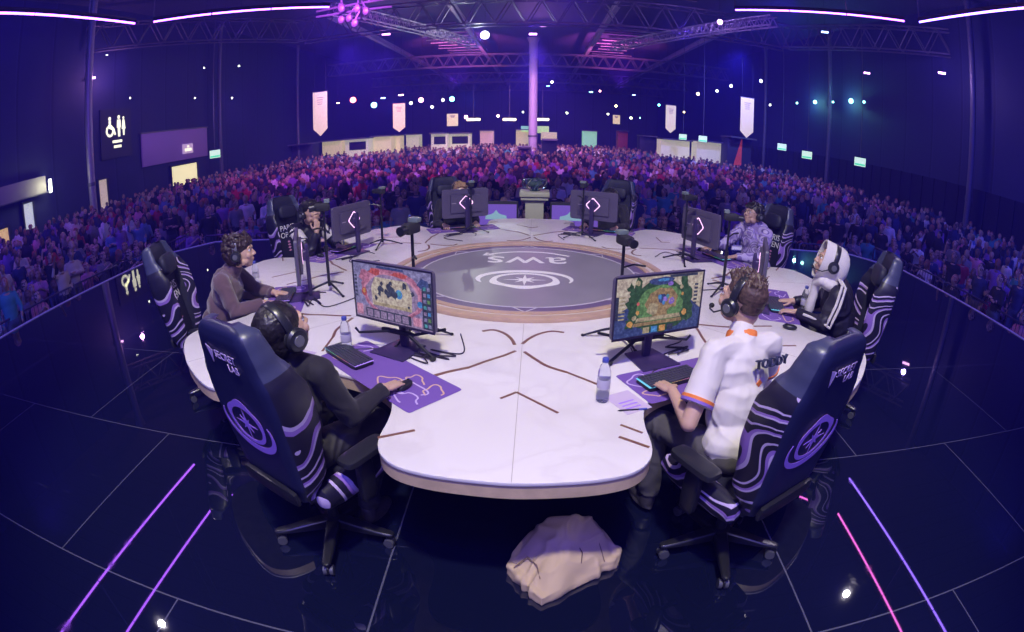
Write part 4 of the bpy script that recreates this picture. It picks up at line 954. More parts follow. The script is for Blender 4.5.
for x0, x1, lab in ((-1.35, -.22, 'low purple screen with a pale crest, left of the trophy stand'), (.28, 1.35, 'low purple screen with a pale crest, right of the trophy stand')):
    xc = (x0 + x1) / 2; t = thing('led_board', lab, 'screen', (xc, 3.75, 0), 0, 'low screens beside the trophy stand')
    G().box((0, 0, .44), (x1 - x0, .10, .88)).build('frame', BLACKM, t, bevel=.01)
    G().box((0, -.052, .44), (x1 - x0 - .05, .01, .80)).build('display', LEDP, t, smooth=0)
    cx = .22 if x0 < 0 else -.22; f = lambda x, y, z: (x + cx, -.058 - z, y)
    g = G().prism([(-.17, .60), (.17, .60), (.16, .66), (.08, .68), (.04, .70), (0, .75), (-.04, .70), (-.08, .68), (-.16, .66)], 0, .002, f); g.build('crest', LEDT, t, smooth=0, fix=True)
# ================================================================= the hall
INV = Matrix((r2, u2, fw)).transposed()
def at(x, y, Y=None, X=None, Z=None):
    a = x - 512; b = 316 - y; r = math.hypot(a, b); th = 2 * math.asin(r / (2 * 530.4)); d = fw * cos(th) + (r2 * a + u2 * b) * (sin(th) / r)
    k = (Y - CAMP.y) / d.y if Y is not None else ((X - CAMP.x) / d.x if X is not None else (Z - CAMP.z) / d.z)
    return CAMP + d * k
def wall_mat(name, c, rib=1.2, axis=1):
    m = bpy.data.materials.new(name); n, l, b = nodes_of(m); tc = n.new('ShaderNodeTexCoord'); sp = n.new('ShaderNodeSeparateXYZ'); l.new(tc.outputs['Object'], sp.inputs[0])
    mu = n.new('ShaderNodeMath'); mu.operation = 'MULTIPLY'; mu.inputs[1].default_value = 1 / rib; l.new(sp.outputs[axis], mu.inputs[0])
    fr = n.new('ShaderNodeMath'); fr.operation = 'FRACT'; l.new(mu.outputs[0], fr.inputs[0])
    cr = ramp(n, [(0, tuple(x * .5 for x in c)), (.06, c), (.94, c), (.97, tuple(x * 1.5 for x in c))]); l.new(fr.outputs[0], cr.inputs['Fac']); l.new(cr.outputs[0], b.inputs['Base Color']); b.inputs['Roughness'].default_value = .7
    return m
XL, XR, YB, ZC = -22., 20., 84., 11.
WM = wall_mat('blue_cast_cladding', (.018, .022, .085), 2.4)  # blue cast of the hall light put into the cladding colour
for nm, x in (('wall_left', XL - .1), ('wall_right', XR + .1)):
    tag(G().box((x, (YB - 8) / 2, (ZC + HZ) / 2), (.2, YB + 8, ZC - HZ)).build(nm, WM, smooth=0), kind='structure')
tag(G().box(((XL + XR) / 2, YB + .1, (ZC + HZ) / 2), (XR - XL + .4, .2, ZC - HZ)).build('wall_back', wall_mat('blue_cast_cladding_end', (.04, .045, .12), 3, 0), smooth=0), kind='structure')
tag(G().box(((XL + XR) / 2, (YB - 9) / 2, ZC + .1), (XR - XL + .4, YB + 9, .2)).build('ceiling', wall_mat('roof_deck', (.06, .055, .12), .9, 1), smooth=0), kind='structure')  # deck colour tinted blue as well, for the blue light in the hall
DRAPE = mat('black_drape', (.008, .008, .012), .9)
g = G()
for i in range(150):
    y = -6 + i * .5; g.box((XR - .12 - .06 * (i % 2), y, (HZ + 2.05) / 2 + 0), (.08, .5, 2.05 - HZ))
tag(g.build('trim_3', DRAPE, smooth=0), kind='structure')
STEEL = mat('grey_steel', (.14, .13, .17), .5, .4); STEELP = mat('pale_steel', (.35, .32, .42), .45, .4)
COLM = mat('painted_column', (.42, .34, .52), .6)
# columns
def column(x, y, r, label, m=COLM):
    t = thing('steel_column', label, 'column', (x, y, HZ)); 
    G().lathe([(r * 1.5, 0), (r * 1.5, .05), (r, .06), (r, ZC - HZ - .5), (r * 1.5, ZC - HZ)], 16).build('shaft', m, t)
    G().lathe([(r * 1.12, 2.6), (r * 1.14, 2.62), (r * 1.14, 2.75), (r * 1.12, 2.77)], 16).build('collar', STEEL, t)
column(at(533, 120, Y=45).x, 45, .40, 'tall pink-lit round column standing in the middle of the crowd')
column(-20.2, 13.2, .20, 'slim steel column near the toilet sign on the left wall', STEELP)
column(19.2, 12.9, .16, 'slim dark steel column on the right side wall', STEEL)
for x, y, lab in ((19.3, 27, 'dark steel column beside the teal lamps on the right wall'), (19.3, 38, 'dark steel column behind the green exit screens, right wall'), (-21.3, 27, 'dark steel column just past the purple panel on the left wall'), (-21.3, 40, 'dark steel column beyond the left banner')): column(x, y, .14, lab, STEEL)
# trusses
def truss(a, b, w, label, m=STEEL, h=None, bays=None, name='roof_truss'):
    a, b = V(a), V(b); h = h or w; t = thing(name, label, 'truss', a); d = b - a; L = d.length; d.normalize()
    sx = d.cross(V((0, 0, 1))).normalized() * w / 2; sz = V((0, 0, h / 2)); r = .035
    g = G()
    for u in (-1, 1):
        for v in (-1, 1): g.tube([sx * u + sz * v, sx * u + sz * v + d * L], r * 1.4, 6)
    g.build('chord', m, t); g = G(); nb = bays or max(4, int(L / (h * 1.1)))
    for i in range(nb):
        p, q = d * (L * i / nb), d * (L * (i + 1) / nb); mid = (p + q) / 2
        for u in (-1, 1):
            g.tube([p + sx * u - sz, mid + sx * u + sz, ], r, 4); g.tube([mid + sx * u + sz, q + sx * u - sz], r, 4)
        g.tube([p + sx + sz, p - sx + sz], r, 4); g.tube([p + sx + sz, q - sx + sz], r * .8, 4)
    g.build('lattice', m, t); return t
ZT_ = 8.9
truss((-14, 25.2, ZT_), (14.5, 24.3, ZT_), 1.0, 'wide roof truss crossing the hall above the front of the crowd', h=1.5)
truss((-21, 47, ZT_ + .2), (19, 47, ZT_ + .2), .8, 'roof truss crossing the hall above the middle of the crowd', h=1.2)
truss((-21, 62, ZT_), (19, 62, ZT_), .8, 'roof truss crossing the hall beyond the pink-lit column', h=1.2)
truss((-21, 76, ZT_), (19, 76, ZT_), .8, 'roof truss nearest the far back wall', h=1.2)
truss((-21.5, 14, 9.0), (-14, 25.2, ZT_), .7, 'slanting roof truss on the upper left above the toilet sign', h=1.3)
truss((14.5, 24.3, ZT_), (19.8, 15, 9.0), .7, 'slanting roof truss on the upper right above the side wall', h=1.3)
truss((-5.9, 14, 7.6), (5.8, 14, 7.6), .5, 'lighting truss hanging over the front of the stage at the top edge', STEEL, .5)
truss((-9.5, 19, 8.4), (-4.3, 32, 8.2), .5, 'short slanting lighting truss left of the top centre', STEELP, .5)
truss((5.2, 32, 8.2), (11.2, 19, 8.4), .5, 'short slanting lighting truss right of the top centre', STEELP, .5)
for x, lab in ((-12.5, 'long roof beam, outermost on the left'), (-5, 'long roof beam left of the pink-lit column'), (4.6, 'long roof beam right of the pink-lit column'), (12.5, 'long roof beam, outermost on the right')):
    t = thing('roof_beam', lab, 'beam', (x, 54, 9.9)); G().box((0, 0, -.18), (.32, 56, .04)).box((0, 0, .18), (.32, 56, .04)).build('flange', STEELP, t, smooth=0); G().box((0, 0, 0), (.04, 56, .36)).build('web', STEELP, t, smooth=0)
for sx, lab in ((-1, 'row of purple-lit roof battens left of the pink-lit column'), (1, 'row of purple-lit roof battens right of the pink-lit column')):
    t = thing('roof_battens', lab, 'roof panel', (sx * 7.3, 44, 10.5)); rr = random.Random(8 + sx)
    for i in range(11):
        a = rr.uniform(-2.4, -1.2); b = rr.uniform(1.0, 2.4); G().box(((a + b) / 2, -9 + i * 1.7, 0), (b - a, .45, .06), Matrix.Rotation(R(25), 4, 'X')).build('batten', mat('pale_batten', (.6, .5, .6), .5) if i == 0 and sx < 0 else bpy.data.materials['pale_batten'], t)
# octagon of light tubes above the stage
TUBE = mat('lilac_tube', (.6, .4, .9), .4, emis=(.34, .09, 1.), es=12); TUBEB = mat('blue_violet_tube', (.5, .4, .9), .4, emis=(.24, .12, 1.), es=13); TUBEP = mat('pink_tube', (.9, .4, .8), .4, emis=(.85, .14, .75), es=10)
def tube_light(a, b, label, TUBE=TUBE):
    a, b = V(a), V(b); t = thing('light_tube', label, 'light tube', (a + b) / 2, 0, 'lilac tube lights hung above the stage'); o = (a + b) / 2; d = (b - a); n = max(1, round(d.length / 1.5))
    G().tube([a - o + V((0, 0, .06)), b - o + V((0, 0, .06))], .05, 6).build('housing', BLACKM, t)
    for i in range(n):
        p = a - o + d * ((i + .01) / n); q = a - o + d * ((i + .99) / n); G().tube([p, q], .021, 10).build('tube', TUBE, t)
    for i in range(0, n + 1, 2): p = a - o + d * (i / n); G().tube([p + V((0, 0, .1)), V((p.x, p.y, ZC - o.z))], .015, 4).build('hanger', STEEL, t)
tube_light((-8.0, -3.4, 5.05), (-7.97, 3.85, 5.05), 'outer lilac light tube running out of the top left corner')
tube_light((-7.72, 4.2, 5.05), (-4.46, 6.52, 5.05), 'outer lilac light tube, second from the left at the top edge')
tube_light((4.80, 7.74, 5.42), (7.93, 4.82, 5.42), 'outer lilac light tube, second from the right at the top edge')
tube_light((8.12, 4.5, 5.42), (8.0, -3.4, 5.42), 'outer lilac light tube running out of the top right corner', TUBEB)
tube_light((-7.22, -3.4, 5.7), (-7.21, 3.35, 5.7), 'inner lilac light tube over the left stage side, mirrored in the floor', TUBE)
tube_light((-6.95, 3.7, 5.7), (-3.8, 6.2, 5.75), 'inner lilac light tube slanting over the far left of the stage', TUBE)
tube_light((4.2, 6.8, 5.85), (7.2, 4.0, 5.8), 'inner pink light tube slanting over the far right of the stage', TUBEP)
tube_light((7.47, 3.65, 5.8), (7.25, -3.4, 5.8), 'inner pink light tube over the right stage side, mirrored in the floor', TUBEP)
# lamps hung in the roof
LC = {'purple': (.75, .35, 1.), 'white': (.9, .92, 1.), 'red': (1., .18, .22), 'cyan': (.2, .8, 1.), 'pink': (1., .45, .7), 'teal': (.25, .65, .75), 'warm': (1., .75, .45), 'blue': (.3, .45, 1.)}
LM = {k: mat('lamp_lens_' + k, c, .4, emis=c, es=9) for k, c in LC.items()}
def fixture(P, c, size, label, shape='round', hang=True):
    t = thing('spot_lamp', label, 'lamp', P, math.atan2(P.x, -P.y) * 0 + 0, 'lamps hung under the hall roof'); d = (V((0, 0, 1)) - P).normalized()
    if shape == 'bar':
        x = V((0, 0, 1)).cross(d).normalized(); rot = Matrix((( x.x, d.x, 0, 0), (x.y, d.y, 0, 0), (x.z, d.z, 1, 0), (0, 0, 0, 1)))
        G().box((0, 0, 0), (size * 2.6, size * .7, size * .8), rot).build('body', BLACKM, t); G().box(d * size * .4, (size * 2.4, size * .1, size * .6), rot).build('lens', LM[c], t)
    else:
        G().tube([-d * size * 1.8, -d * size * 1.7, -d * size * .4, V((0, 0, 0))], [size * .5, size * .8, size, size * 1.05], 12).build('body', BLACKM, t); G().tube([V((0, 0, 0)) - d * .01, d * size * .12], [size * .95, size * .85], 12).build('lens', LM[c], t)
    if hang: G().tube([V((0, 0, size)), V((0, 0, max(.4, ZC - P.z)))], .008, 4).build('hanger', BLACKM, t)
    return t
LP = [((92, 78), dict(Z=7), 'purple', .16, 'bar', 'purple lamp glowing above the toilet sign on the left'), ((386, 34), dict(Y=30), 'purple', .22, 'bar', 'purple bar lamp above the left part of the crowd'), ((485, 35), dict(Y=26), 'white', .26, 'round', 'brightest white round lamp near the top centre'),
      ((533, 34), dict(Y=36), 'purple', .24, 'bar', 'purple bar lamp at the head of the pink-lit column'), ((543, 26), dict(Y=36), 'purple', .18, 'bar', 'smaller purple bar lamp just above the column head'), ((720, 22), dict(Y=22), 'purple', .16, 'round', 'violet lamp by the right roof truss near the top edge'),
      ((825, 32), dict(Y=20), 'blue', .16, 'bar', 'blue-violet bar lamp below the right light tube'), ((867, 73), dict(Z=7.5), 'purple', .16, 'bar', 'violet bar lamp high on the right wall, the left one of the pair'), ((942, 73), dict(Z=7.3), 'purple', .17, 'bar', 'violet bar lamp high on the right wall, the right one of the pair'),
      ((353, 100), dict(Y=36), 'red', .26, 'round', 'red lamp over the left side of the crowd'), ((374, 105), dict(Y=38), 'cyan', .26, 'round', 'cyan lamp next to the red one on the left'), ((421, 100), dict(Y=38), 'pink', .22, 'round', 'pink lamp right of the cyan one'), ((452, 99), dict(Y=38), 'cyan', .22, 'round', 'cyan lamp left of the column'),
      ((443, 100), dict(Y=38), 'white', .12, 'round', 'small white lamp beside the cyan one left of the column'), ((401, 95), dict(Y=40), 'pink', .18, 'bar', 'small pink bar lamp above the left banners'), ((383, 98), dict(Y=40), 'blue', .16, 'bar', 'small blue bar lamp between the red and pink lamps'),
      ((432, 107), dict(Y=40), 'white', .13, 'round', 'small white lamp under the pink one'), ((411, 103), dict(Y=40), 'white', .14, 'round', 'small white lamp just left of the pink lamp'), ((466, 117), dict(Y=44), 'pink', .18, 'round', 'small pink lamp beside the pendant lights'), ((498, 116), dict(Y=44), 'pink', .14, 'round', 'faint pink lamp right of the first pendant light'),
      ((815, 102), dict(X=19.4), 'teal', .15, 'round', 'teal lamp on the right wall, the left one'), ((851, 101), dict(X=19.4), 'teal', .17, 'round', 'teal lamp on the right wall, the brighter right one'), ((797, 103), dict(X=19.4), 'teal', .09, 'round', 'tiny teal lamp left of the teal pair'), ((833, 102), dict(X=19.4), 'teal', .08, 'round', 'tiny teal lamp between the teal pair'), ((864, 102), dict(X=19.4), 'teal', .09, 'round', 'tiny teal lamp right of the teal pair'),
      ((698, 94), dict(Y=34), 'warm', .13, 'round', 'small warm lamp right of centre, lower of a pair'), ((717, 91), dict(Y=34), 'white', .10, 'round', 'small white lamp right of the warm one'), ((731, 86), dict(Y=34), 'white', .12, 'round', 'small white lamp above the tall right banner'), ((761, 81), dict(Y=30), 'white', .12, 'round', 'small white lamp above and right of the tall right banner'), ((770, 105), dict(Y=36), 'white', .09, 'round', 'tiny white lamp right of the tall right banner'),
      ((591, 92), dict(Y=40), 'cyan', .13, 'bar', 'small cyan bar lamp right of the column'), ((600, 91), dict(Y=40), 'pink', .10, 'round', 'tiny pink lamp next to the cyan bar'), ((552, 82), dict(Y=44), 'white', .12, 'round', 'small white lamp close to the column on its right'), ((548, 86), dict(Y=44), 'cyan', .10, 'bar', 'tiny cyan lamp against the column'),
      ((634, 95), dict(Y=40), 'blue', .11, 'bar', 'small blue bar lamp right of centre'), ((659, 105), dict(Y=44), 'cyan', .12, 'round', 'small cyan lamp left of the right small banner'), ((616, 106), dict(Y=50), 'warm', .15, 'round', 'small warm lamp beyond the column on the right'), ((567, 113), dict(Y=54), 'white', .13, 'round', 'tiny white lamp low beyond the column'), ((608, 114), dict(Y=54), 'white', .12, 'round', 'tiny white lamp over the far booths'), ((631, 118), dict(Y=54), 'white', .14, 'round', 'tiny white lamp over the right far booths'),
      ((204, 68), dict(Y=20), 'white', .05, 'round', 'tiny white lamp on the upper left'), ((239, 66), dict(Y=20), 'white', .05, 'round', 'tiny white lamp on the upper left, right of another'), ((195, 98), dict(Y=24), 'white', .05, 'round', 'tiny white lamp above the purple wall panel'), ((232, 98), dict(Y=24), 'white', .06, 'round', 'tiny white lamp right above the purple wall panel'), ((130, 98), dict(Y=18), 'white', .05, 'round', 'tiny white lamp just above the toilet sign'), ((338, 103), dict(Y=36), 'warm', .10, 'bar', 'small warm lamp left of the red one'),
      ((107, 55), dict(Y=16), 'white', .05, 'bar', 'tiny white bar lamp on the far upper left'), ((640, 118), dict(Y=50), 'cyan', .08, 'round', 'tiny cyan lamp over the right booths'), ((684, 112), dict(Y=50), 'warm', .12, 'round', 'small warm lamp right of the small right banner'), ((523, 112), dict(Y=52), 'white', .10, 'round', 'tiny white lamp just left of the column')]
for (x, y), kw, c, s, shp, lab in LP: fixture(at(x, y, **kw), c, s, lab, shp)
# pendant lights
PEND = mat('pendant_glow', (1, .9, .6), .4, emis=(1., .86, .6), es=4)
for x0, x1, y, Y, lab in ((467, 480, 119.5, 44, 'long glowing pendant light, left one of the pair'), (503, 516, 119.5, 44, 'long glowing pendant light, nearer the column on its left'), (536, 549, 119.5, 46, 'long glowing pendant light right behind the column')):
    a, b = at(x0, y, Y=Y), at(x1, y, Y=Y); t = thing('pendant_light', lab, 'pendant light', (a + b) / 2, 0, 'pendant lights over the far booths'); L = (b - a).length
    G().box((0, 0, 0), (L, .35, .22)).build('shade', PEND, t, bevel=.03); G().tube([(0, 0, .1), (0, 0, 3.2)], .025, 4).build('rod', STEEL, t)
# banners
BANM = mat('cream_banner_glow', (.62, .54, .40), .7, emis=(.80, .66, .40), es=.62, var=.0)  # cloth given emission in place of lamps lighting it
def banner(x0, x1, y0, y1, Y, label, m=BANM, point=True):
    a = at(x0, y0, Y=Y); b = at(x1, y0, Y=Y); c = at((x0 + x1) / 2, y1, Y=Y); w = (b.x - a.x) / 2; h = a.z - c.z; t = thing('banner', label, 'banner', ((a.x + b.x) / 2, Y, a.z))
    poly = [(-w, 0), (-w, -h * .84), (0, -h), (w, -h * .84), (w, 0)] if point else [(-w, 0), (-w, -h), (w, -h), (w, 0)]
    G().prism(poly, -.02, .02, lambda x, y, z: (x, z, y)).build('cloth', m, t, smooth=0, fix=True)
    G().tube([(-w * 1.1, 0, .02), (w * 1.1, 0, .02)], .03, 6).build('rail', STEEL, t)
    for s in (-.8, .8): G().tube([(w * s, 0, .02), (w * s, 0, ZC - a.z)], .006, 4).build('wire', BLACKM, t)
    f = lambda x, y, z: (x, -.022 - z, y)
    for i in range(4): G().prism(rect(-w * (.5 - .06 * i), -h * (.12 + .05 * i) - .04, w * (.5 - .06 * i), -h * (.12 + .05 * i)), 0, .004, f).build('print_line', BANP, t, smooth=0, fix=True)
BANP = mat('banner_print', (.40, .32, .24), .7)
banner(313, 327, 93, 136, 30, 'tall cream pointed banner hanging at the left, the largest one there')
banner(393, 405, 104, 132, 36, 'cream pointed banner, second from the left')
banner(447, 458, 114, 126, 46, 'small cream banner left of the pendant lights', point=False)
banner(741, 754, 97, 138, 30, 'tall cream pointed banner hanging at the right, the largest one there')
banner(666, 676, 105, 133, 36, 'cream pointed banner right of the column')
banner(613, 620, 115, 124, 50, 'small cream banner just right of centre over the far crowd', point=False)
# left wall fittings
LIT = mat('lit_white', (.8, .8, .7), .5, emis=(.85, .85, .70), es=1.3); DKP = mat('dark_panel', (.02, .02, .03), .6)
fl = lambda x, y, z: (z, x, y)
t = thing('toilet_sign', 'lit toilet sign with wheelchair and people symbols on the left wall', 'sign', (XL + .06, 16.9, 4.05))
G().box((0, 0, -.1), (.08, 2.6, 2.7)).build('panel', DKP, t)
def icon(poly): G().prism(poly, .05, .07, fl).build('symbol', LIT, t, smooth=0, fix=True)
G().band([(-.55 + .33 * cos(a), .05 + .33 * sin(a)) for a in [2 * pi * i / 24 for i in range(24)]], [(-.55 + .2 * cos(a), .05 + .2 * sin(a)) for a in [2 * pi * i / 24 for i in range(24)]], .05, .07, f=fl).build('symbol', LIT, t, smooth=0, fix=True)
icon(blob(-.55, .72, .11, .11, 12)); icon([(-.63, .6), (-.47, .6), (-.45, .25), (-.2, .2), (-.05, -.15), (-.15, -.2), (-.3, .08), (-.63, .2)])
icon(blob(.22, .78, .10, .11, 12)); icon([(.08, .64), (.36, .64), (.38, .2), (.32, .2), (.31, -.3), (.14, -.3), (.12, .2), (.05, .2)])
icon(blob(.62, .72, .07, .08, 12)); icon([(.54, .62), (.70, .62), (.78, .1), (.70, .1), (.68, -.25), (.57, -.25), (.55, .1), (.46, .1)])
icon(rect(-.35, -.62, .45, -.48)); icon(rect(-.25, -.9, .38, -.76))
PURW = mat('lilac_wall_panel', (.42, .26, .62), .7)
t = thing('wall_panel', 'large lilac-lit wall panel above the bright doorway on the left', 'panel', (XL + .1, 22.6, 2.75)); G().box((0, 0, .0), (.12, 7.0, 1.95)).build('board', PURW, t, bevel=.01); G().box((.0, 0, 1.0), (.2, 7.2, .08)).build('frame', STEEL, t)
t = thing('wall_sign', 'small bright sign on the lilac wall panel', 'sign', (XL + .2, 23.7, 2.45)); G().box((0, 0, 0), (.06, 1.15, .62)).build('panel', mat('sign_lilac', (.5, .35, .6), .5, emis=(.5, .35, .62), es=.7), t, bevel=.01); G().prism(rect(-.38, -.16, .38, .02), .04, .05, fl).prism(rect(-.1, .08, .1, .2), .04, .05, fl).build('lettering_bar', LIT, t, smooth=0, fix=True)
DOORL = mat('lit_doorway', (.8, .75, .5), .6, emis=(.85, .76, .48), es=.9)
def doorway(i, y0, y1, z0, z1, m):
    o = G().box((XL + .03, (y0 + y1) / 2, (z0 + z1) / 2), (.06, y1 - y0, z1 - z0)).build('door_%d' % i, m, smooth=0); tag(o, kind='structure')
    fr = G().box((XL + .08, y0 - .05, (z0 + z1) / 2), (.16, .1, z1 - z0)).box((XL + .08, y1 + .05, (z0 + z1) / 2), (.16, .1, z1 - z0)).box((XL + .08, (y0 + y1) / 2, z1 + .05), (.16, y1 - y0 + .2, .1)).build('door_frame', DKP, o, smooth=0)
doorway(1, 21.9, 24.8, HZ, 1.45, DOORL)
doorway(2, 15.2, 15.9, HZ, 1.6, mat('lit_doorway2', (.6, .5, .5), .6, emis=(.62, .48, .45), es=.55))
doorway(3, 9.7, 10.35, -.3, 1.45, mat('lit_poster', (.5, .5, .6), .6, emis=(.42, .45, .62), es=.8))
doorway(4, 7.4, 8.6, -.3, .7, mat('warm_shop', (.6, .4, .2), .6, emis=(.8, .5, .25), es=.6, var=.6, vscale=4))
t = thing('wall_light', 'short upright white tube lamp on the left wall', 'lamp', (XL + .7, 11.2, 1.95)); G().box((0, 0, 0), (.12, .16, .62)).build('tube', mat('wall_tube', (.9, .9, 1.), .4, emis=(.85, .9, 1.), es=6), t, bevel=.03); G().box((-.35, 0, 0), (.7, .06, .06)).build('bracket', STEEL, t)
t = thing('canopy', 'dark boxy canopy lit by the upright lamp on the left wall', 'canopy', (XL + .3, 9.3, 2.0)); G().box((0, 0, .1), (.6, 3.4, .75)).build('box', mat('canopy_grey', (.30, .28, .28), .7), t, bevel=.02); G().box((0, 0, -.30), (.65, 3.5, .05)).build('edge', STEEL, t)
for x, y, w, h, lab, kw in ((522 / 2.43, 376 / 2.43, 1.1, .8, 'small greenish screen beside the lilac wall panel', dict(X=XL + .8)),): pass
SCR = mat('green_white_screen', (.5, .7, .6), .5, emis=(.55, .80, .70), es=1.0); SCR2 = mat('green_bar', (.05, .5, .3), .5, emis=(.1, .7, .4), es=1.)
for (x, y), kw, lab in (((215, 154), dict(Y=22), 'small greenish screen above the crowd right of the lilac panel'), ((860, 162), dict(Y=20), 'greenish screen hung above the right crowd, the nearest one'), ((807, 155), dict(Y=25), 'greenish screen hung above the right crowd, the middle one'), ((782, 147), dict(Y=30), 'small pale screen above the right crowd, the farthest one'), ((703, 139), dict(Y=34), 'pale tilted screen above the white booths'), ((683, 137), dict(Y=38), 'narrow pale tilted screen left of the white booths')):
    P = at(x, y, **kw); t = thing('hanging_screen', lab, 'screen', P, math.atan2(P.x, -P.y) * -1 * 0 + (-.6 if P.x > 0 else .6), 'greenish screens above the crowd')
    G().box((0, 0, 0), (.72, .08, .52)).build('case', BLACKM, t, bevel=.01); G().box((0, -.045, 0), (.66, .01, .46)).build('display', SCR, t); G().box((0, -.053, -.14), (.6, .006, .1)).build('caption_bar', SCR2, t); G().tube([(0, .02, .2), (0, .02, ZC - P.z)], .02, 4).build('hanger', STEEL, t)
# booths at the far end
BW = mat('white_booth', (.62, .60, .55), .7, emis=(.75, .70, .62), es=.40); BWY = mat('cream_booth', (.62, .55, .38), .7, emis=(.75, .62, .40), es=.45); BPK = mat('pink_booth', (.6, .35, .5), .7, emis=(.75, .42, .6), es=.5); BTE = mat('teal_booth', (.2, .5, .5), .7, emis=(.35, .7, .65), es=.6); BGR = mat('green_booth', (.4, .6, .3), .7, emis=(.55, .75, .40), es=.6); BDK = mat('dark_booth', (.03, .03, .06), .7); BRD = mat('red_booth', (.5, .08, .06), .6)  # most booth panels glow by emission to look lit
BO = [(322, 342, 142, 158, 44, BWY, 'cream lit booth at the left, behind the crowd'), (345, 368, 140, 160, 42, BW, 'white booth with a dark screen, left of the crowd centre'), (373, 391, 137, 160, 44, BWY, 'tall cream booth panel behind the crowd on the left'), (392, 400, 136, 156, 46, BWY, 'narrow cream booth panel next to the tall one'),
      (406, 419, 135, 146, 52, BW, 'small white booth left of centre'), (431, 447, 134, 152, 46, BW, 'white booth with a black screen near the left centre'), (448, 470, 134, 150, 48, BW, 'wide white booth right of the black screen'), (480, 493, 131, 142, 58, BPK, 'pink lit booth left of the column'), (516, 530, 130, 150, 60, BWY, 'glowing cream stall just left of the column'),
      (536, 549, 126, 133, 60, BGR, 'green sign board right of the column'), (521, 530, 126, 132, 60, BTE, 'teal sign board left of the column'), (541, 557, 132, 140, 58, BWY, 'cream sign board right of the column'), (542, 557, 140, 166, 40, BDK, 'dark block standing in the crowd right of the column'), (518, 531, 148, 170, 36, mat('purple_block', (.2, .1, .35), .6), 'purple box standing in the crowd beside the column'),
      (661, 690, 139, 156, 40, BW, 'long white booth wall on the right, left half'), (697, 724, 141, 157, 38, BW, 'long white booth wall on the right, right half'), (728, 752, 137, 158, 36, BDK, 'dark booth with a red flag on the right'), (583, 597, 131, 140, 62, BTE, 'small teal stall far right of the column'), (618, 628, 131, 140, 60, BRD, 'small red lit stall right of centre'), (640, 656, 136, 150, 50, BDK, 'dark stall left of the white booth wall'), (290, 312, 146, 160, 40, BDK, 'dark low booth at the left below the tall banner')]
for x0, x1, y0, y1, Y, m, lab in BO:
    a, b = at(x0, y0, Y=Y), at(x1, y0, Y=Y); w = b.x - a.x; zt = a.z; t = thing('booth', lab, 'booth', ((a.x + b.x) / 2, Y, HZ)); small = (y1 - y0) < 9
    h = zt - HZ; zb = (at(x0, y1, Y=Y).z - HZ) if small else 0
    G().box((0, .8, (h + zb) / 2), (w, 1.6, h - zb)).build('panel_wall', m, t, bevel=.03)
    if small:
        for s in (-.9, .9): G().tube([(w / 2 * s, .8, 0), (w / 2 * s, .8, zb)], .05, 6).build('post', STEEL, t)
    else: G().box((0, .4, h + .05), (w * 1.04, 2.6, .12)).build('roof_edge', STEEL, t)
    if 'screen' in lab: G().box((w * .05, -.05, h * .78), (w * .72, .06, .75)).build('display', BLACKM, t, bevel=.01)
    if 'flag' in lab:
        G().prism([(-.5, h - 2.2), (.1, h - .05), (.18, h - .05), (.18, h - 2.2)], -.08, -.05, lambda x, y, z: (x, z, y)).build('flag', mat('red_cloth_glow', (.55, .06, .05), .7, emis=(.5, .06, .05), es=.3), t, smooth=0, fix=True)  # flag cloth given a little emission to look lit
# purple rig junction near top left of centre
t = thing('moving_light_cluster', 'cluster of purple-lit moving lights and cables at the top left of centre', 'stage lights', at(352, 14, Y=16)); rr = random.Random(3)
for i in range(9):
    p = V((rr.uniform(-.9, .9), rr.uniform(-.3, .3), rr.uniform(-.5, .35))); G().ell(p, (.16, .12, .2), 8, 6).tube([p + V((0, 0, .1)), p + V((rr.uniform(-.3, .3), 0, .5))], .04, 5).build('lamp_head', STEELP, t)
G().tube([(-1.6, 0, .35), (1.6, 0, .5)], .05, 6).tube([(-1.6, 0, .1), (1.6, .3, .2)], .05, 6).build('pipe', STEELP, t)
# ================================================================= the crowd
TOPS = {'black': (.02, .02, .03), 'navy': (.03, .04, .12), 'white': (.62, .60, .62), 'grey': (.20, .19, .21), 'red': (.34, .03, .05), 'pink': (.62, .25, .36), 'purple': (.24, .12, .40), 'teal': (.06, .26, .30), 'denim blue': (.12, .20, .38), 'cream': (.55, .48, .36)}
TM = {k: mat('crowd_top_' + k.replace(' ', '_'), c, .8) for k, c in TOPS.items()}
HM = {'dark': mat('crowd_hair_dark', (.02, .015, .015), .6), 'brown': mat('crowd_hair_brown', (.10, .055, .03), .6), 'fair': mat('crowd_hair_fair', (.38, .27, .14), .6), 'red': mat('crowd_hair_red', (.30, .08, .04), .6)}
SKM = [mat('crowd_skin_%d' % i, c, .6) for i, c in enumerate(((.52, .34, .27), (.40, .25, .18), (.22, .12, .08)))]
TRM = [mat('crowd_trousers_%d' % i, c, .8) for i, c in enumerate(((.03, .03, .05), (.07, .09, .16), (.16, .14, .12)))]
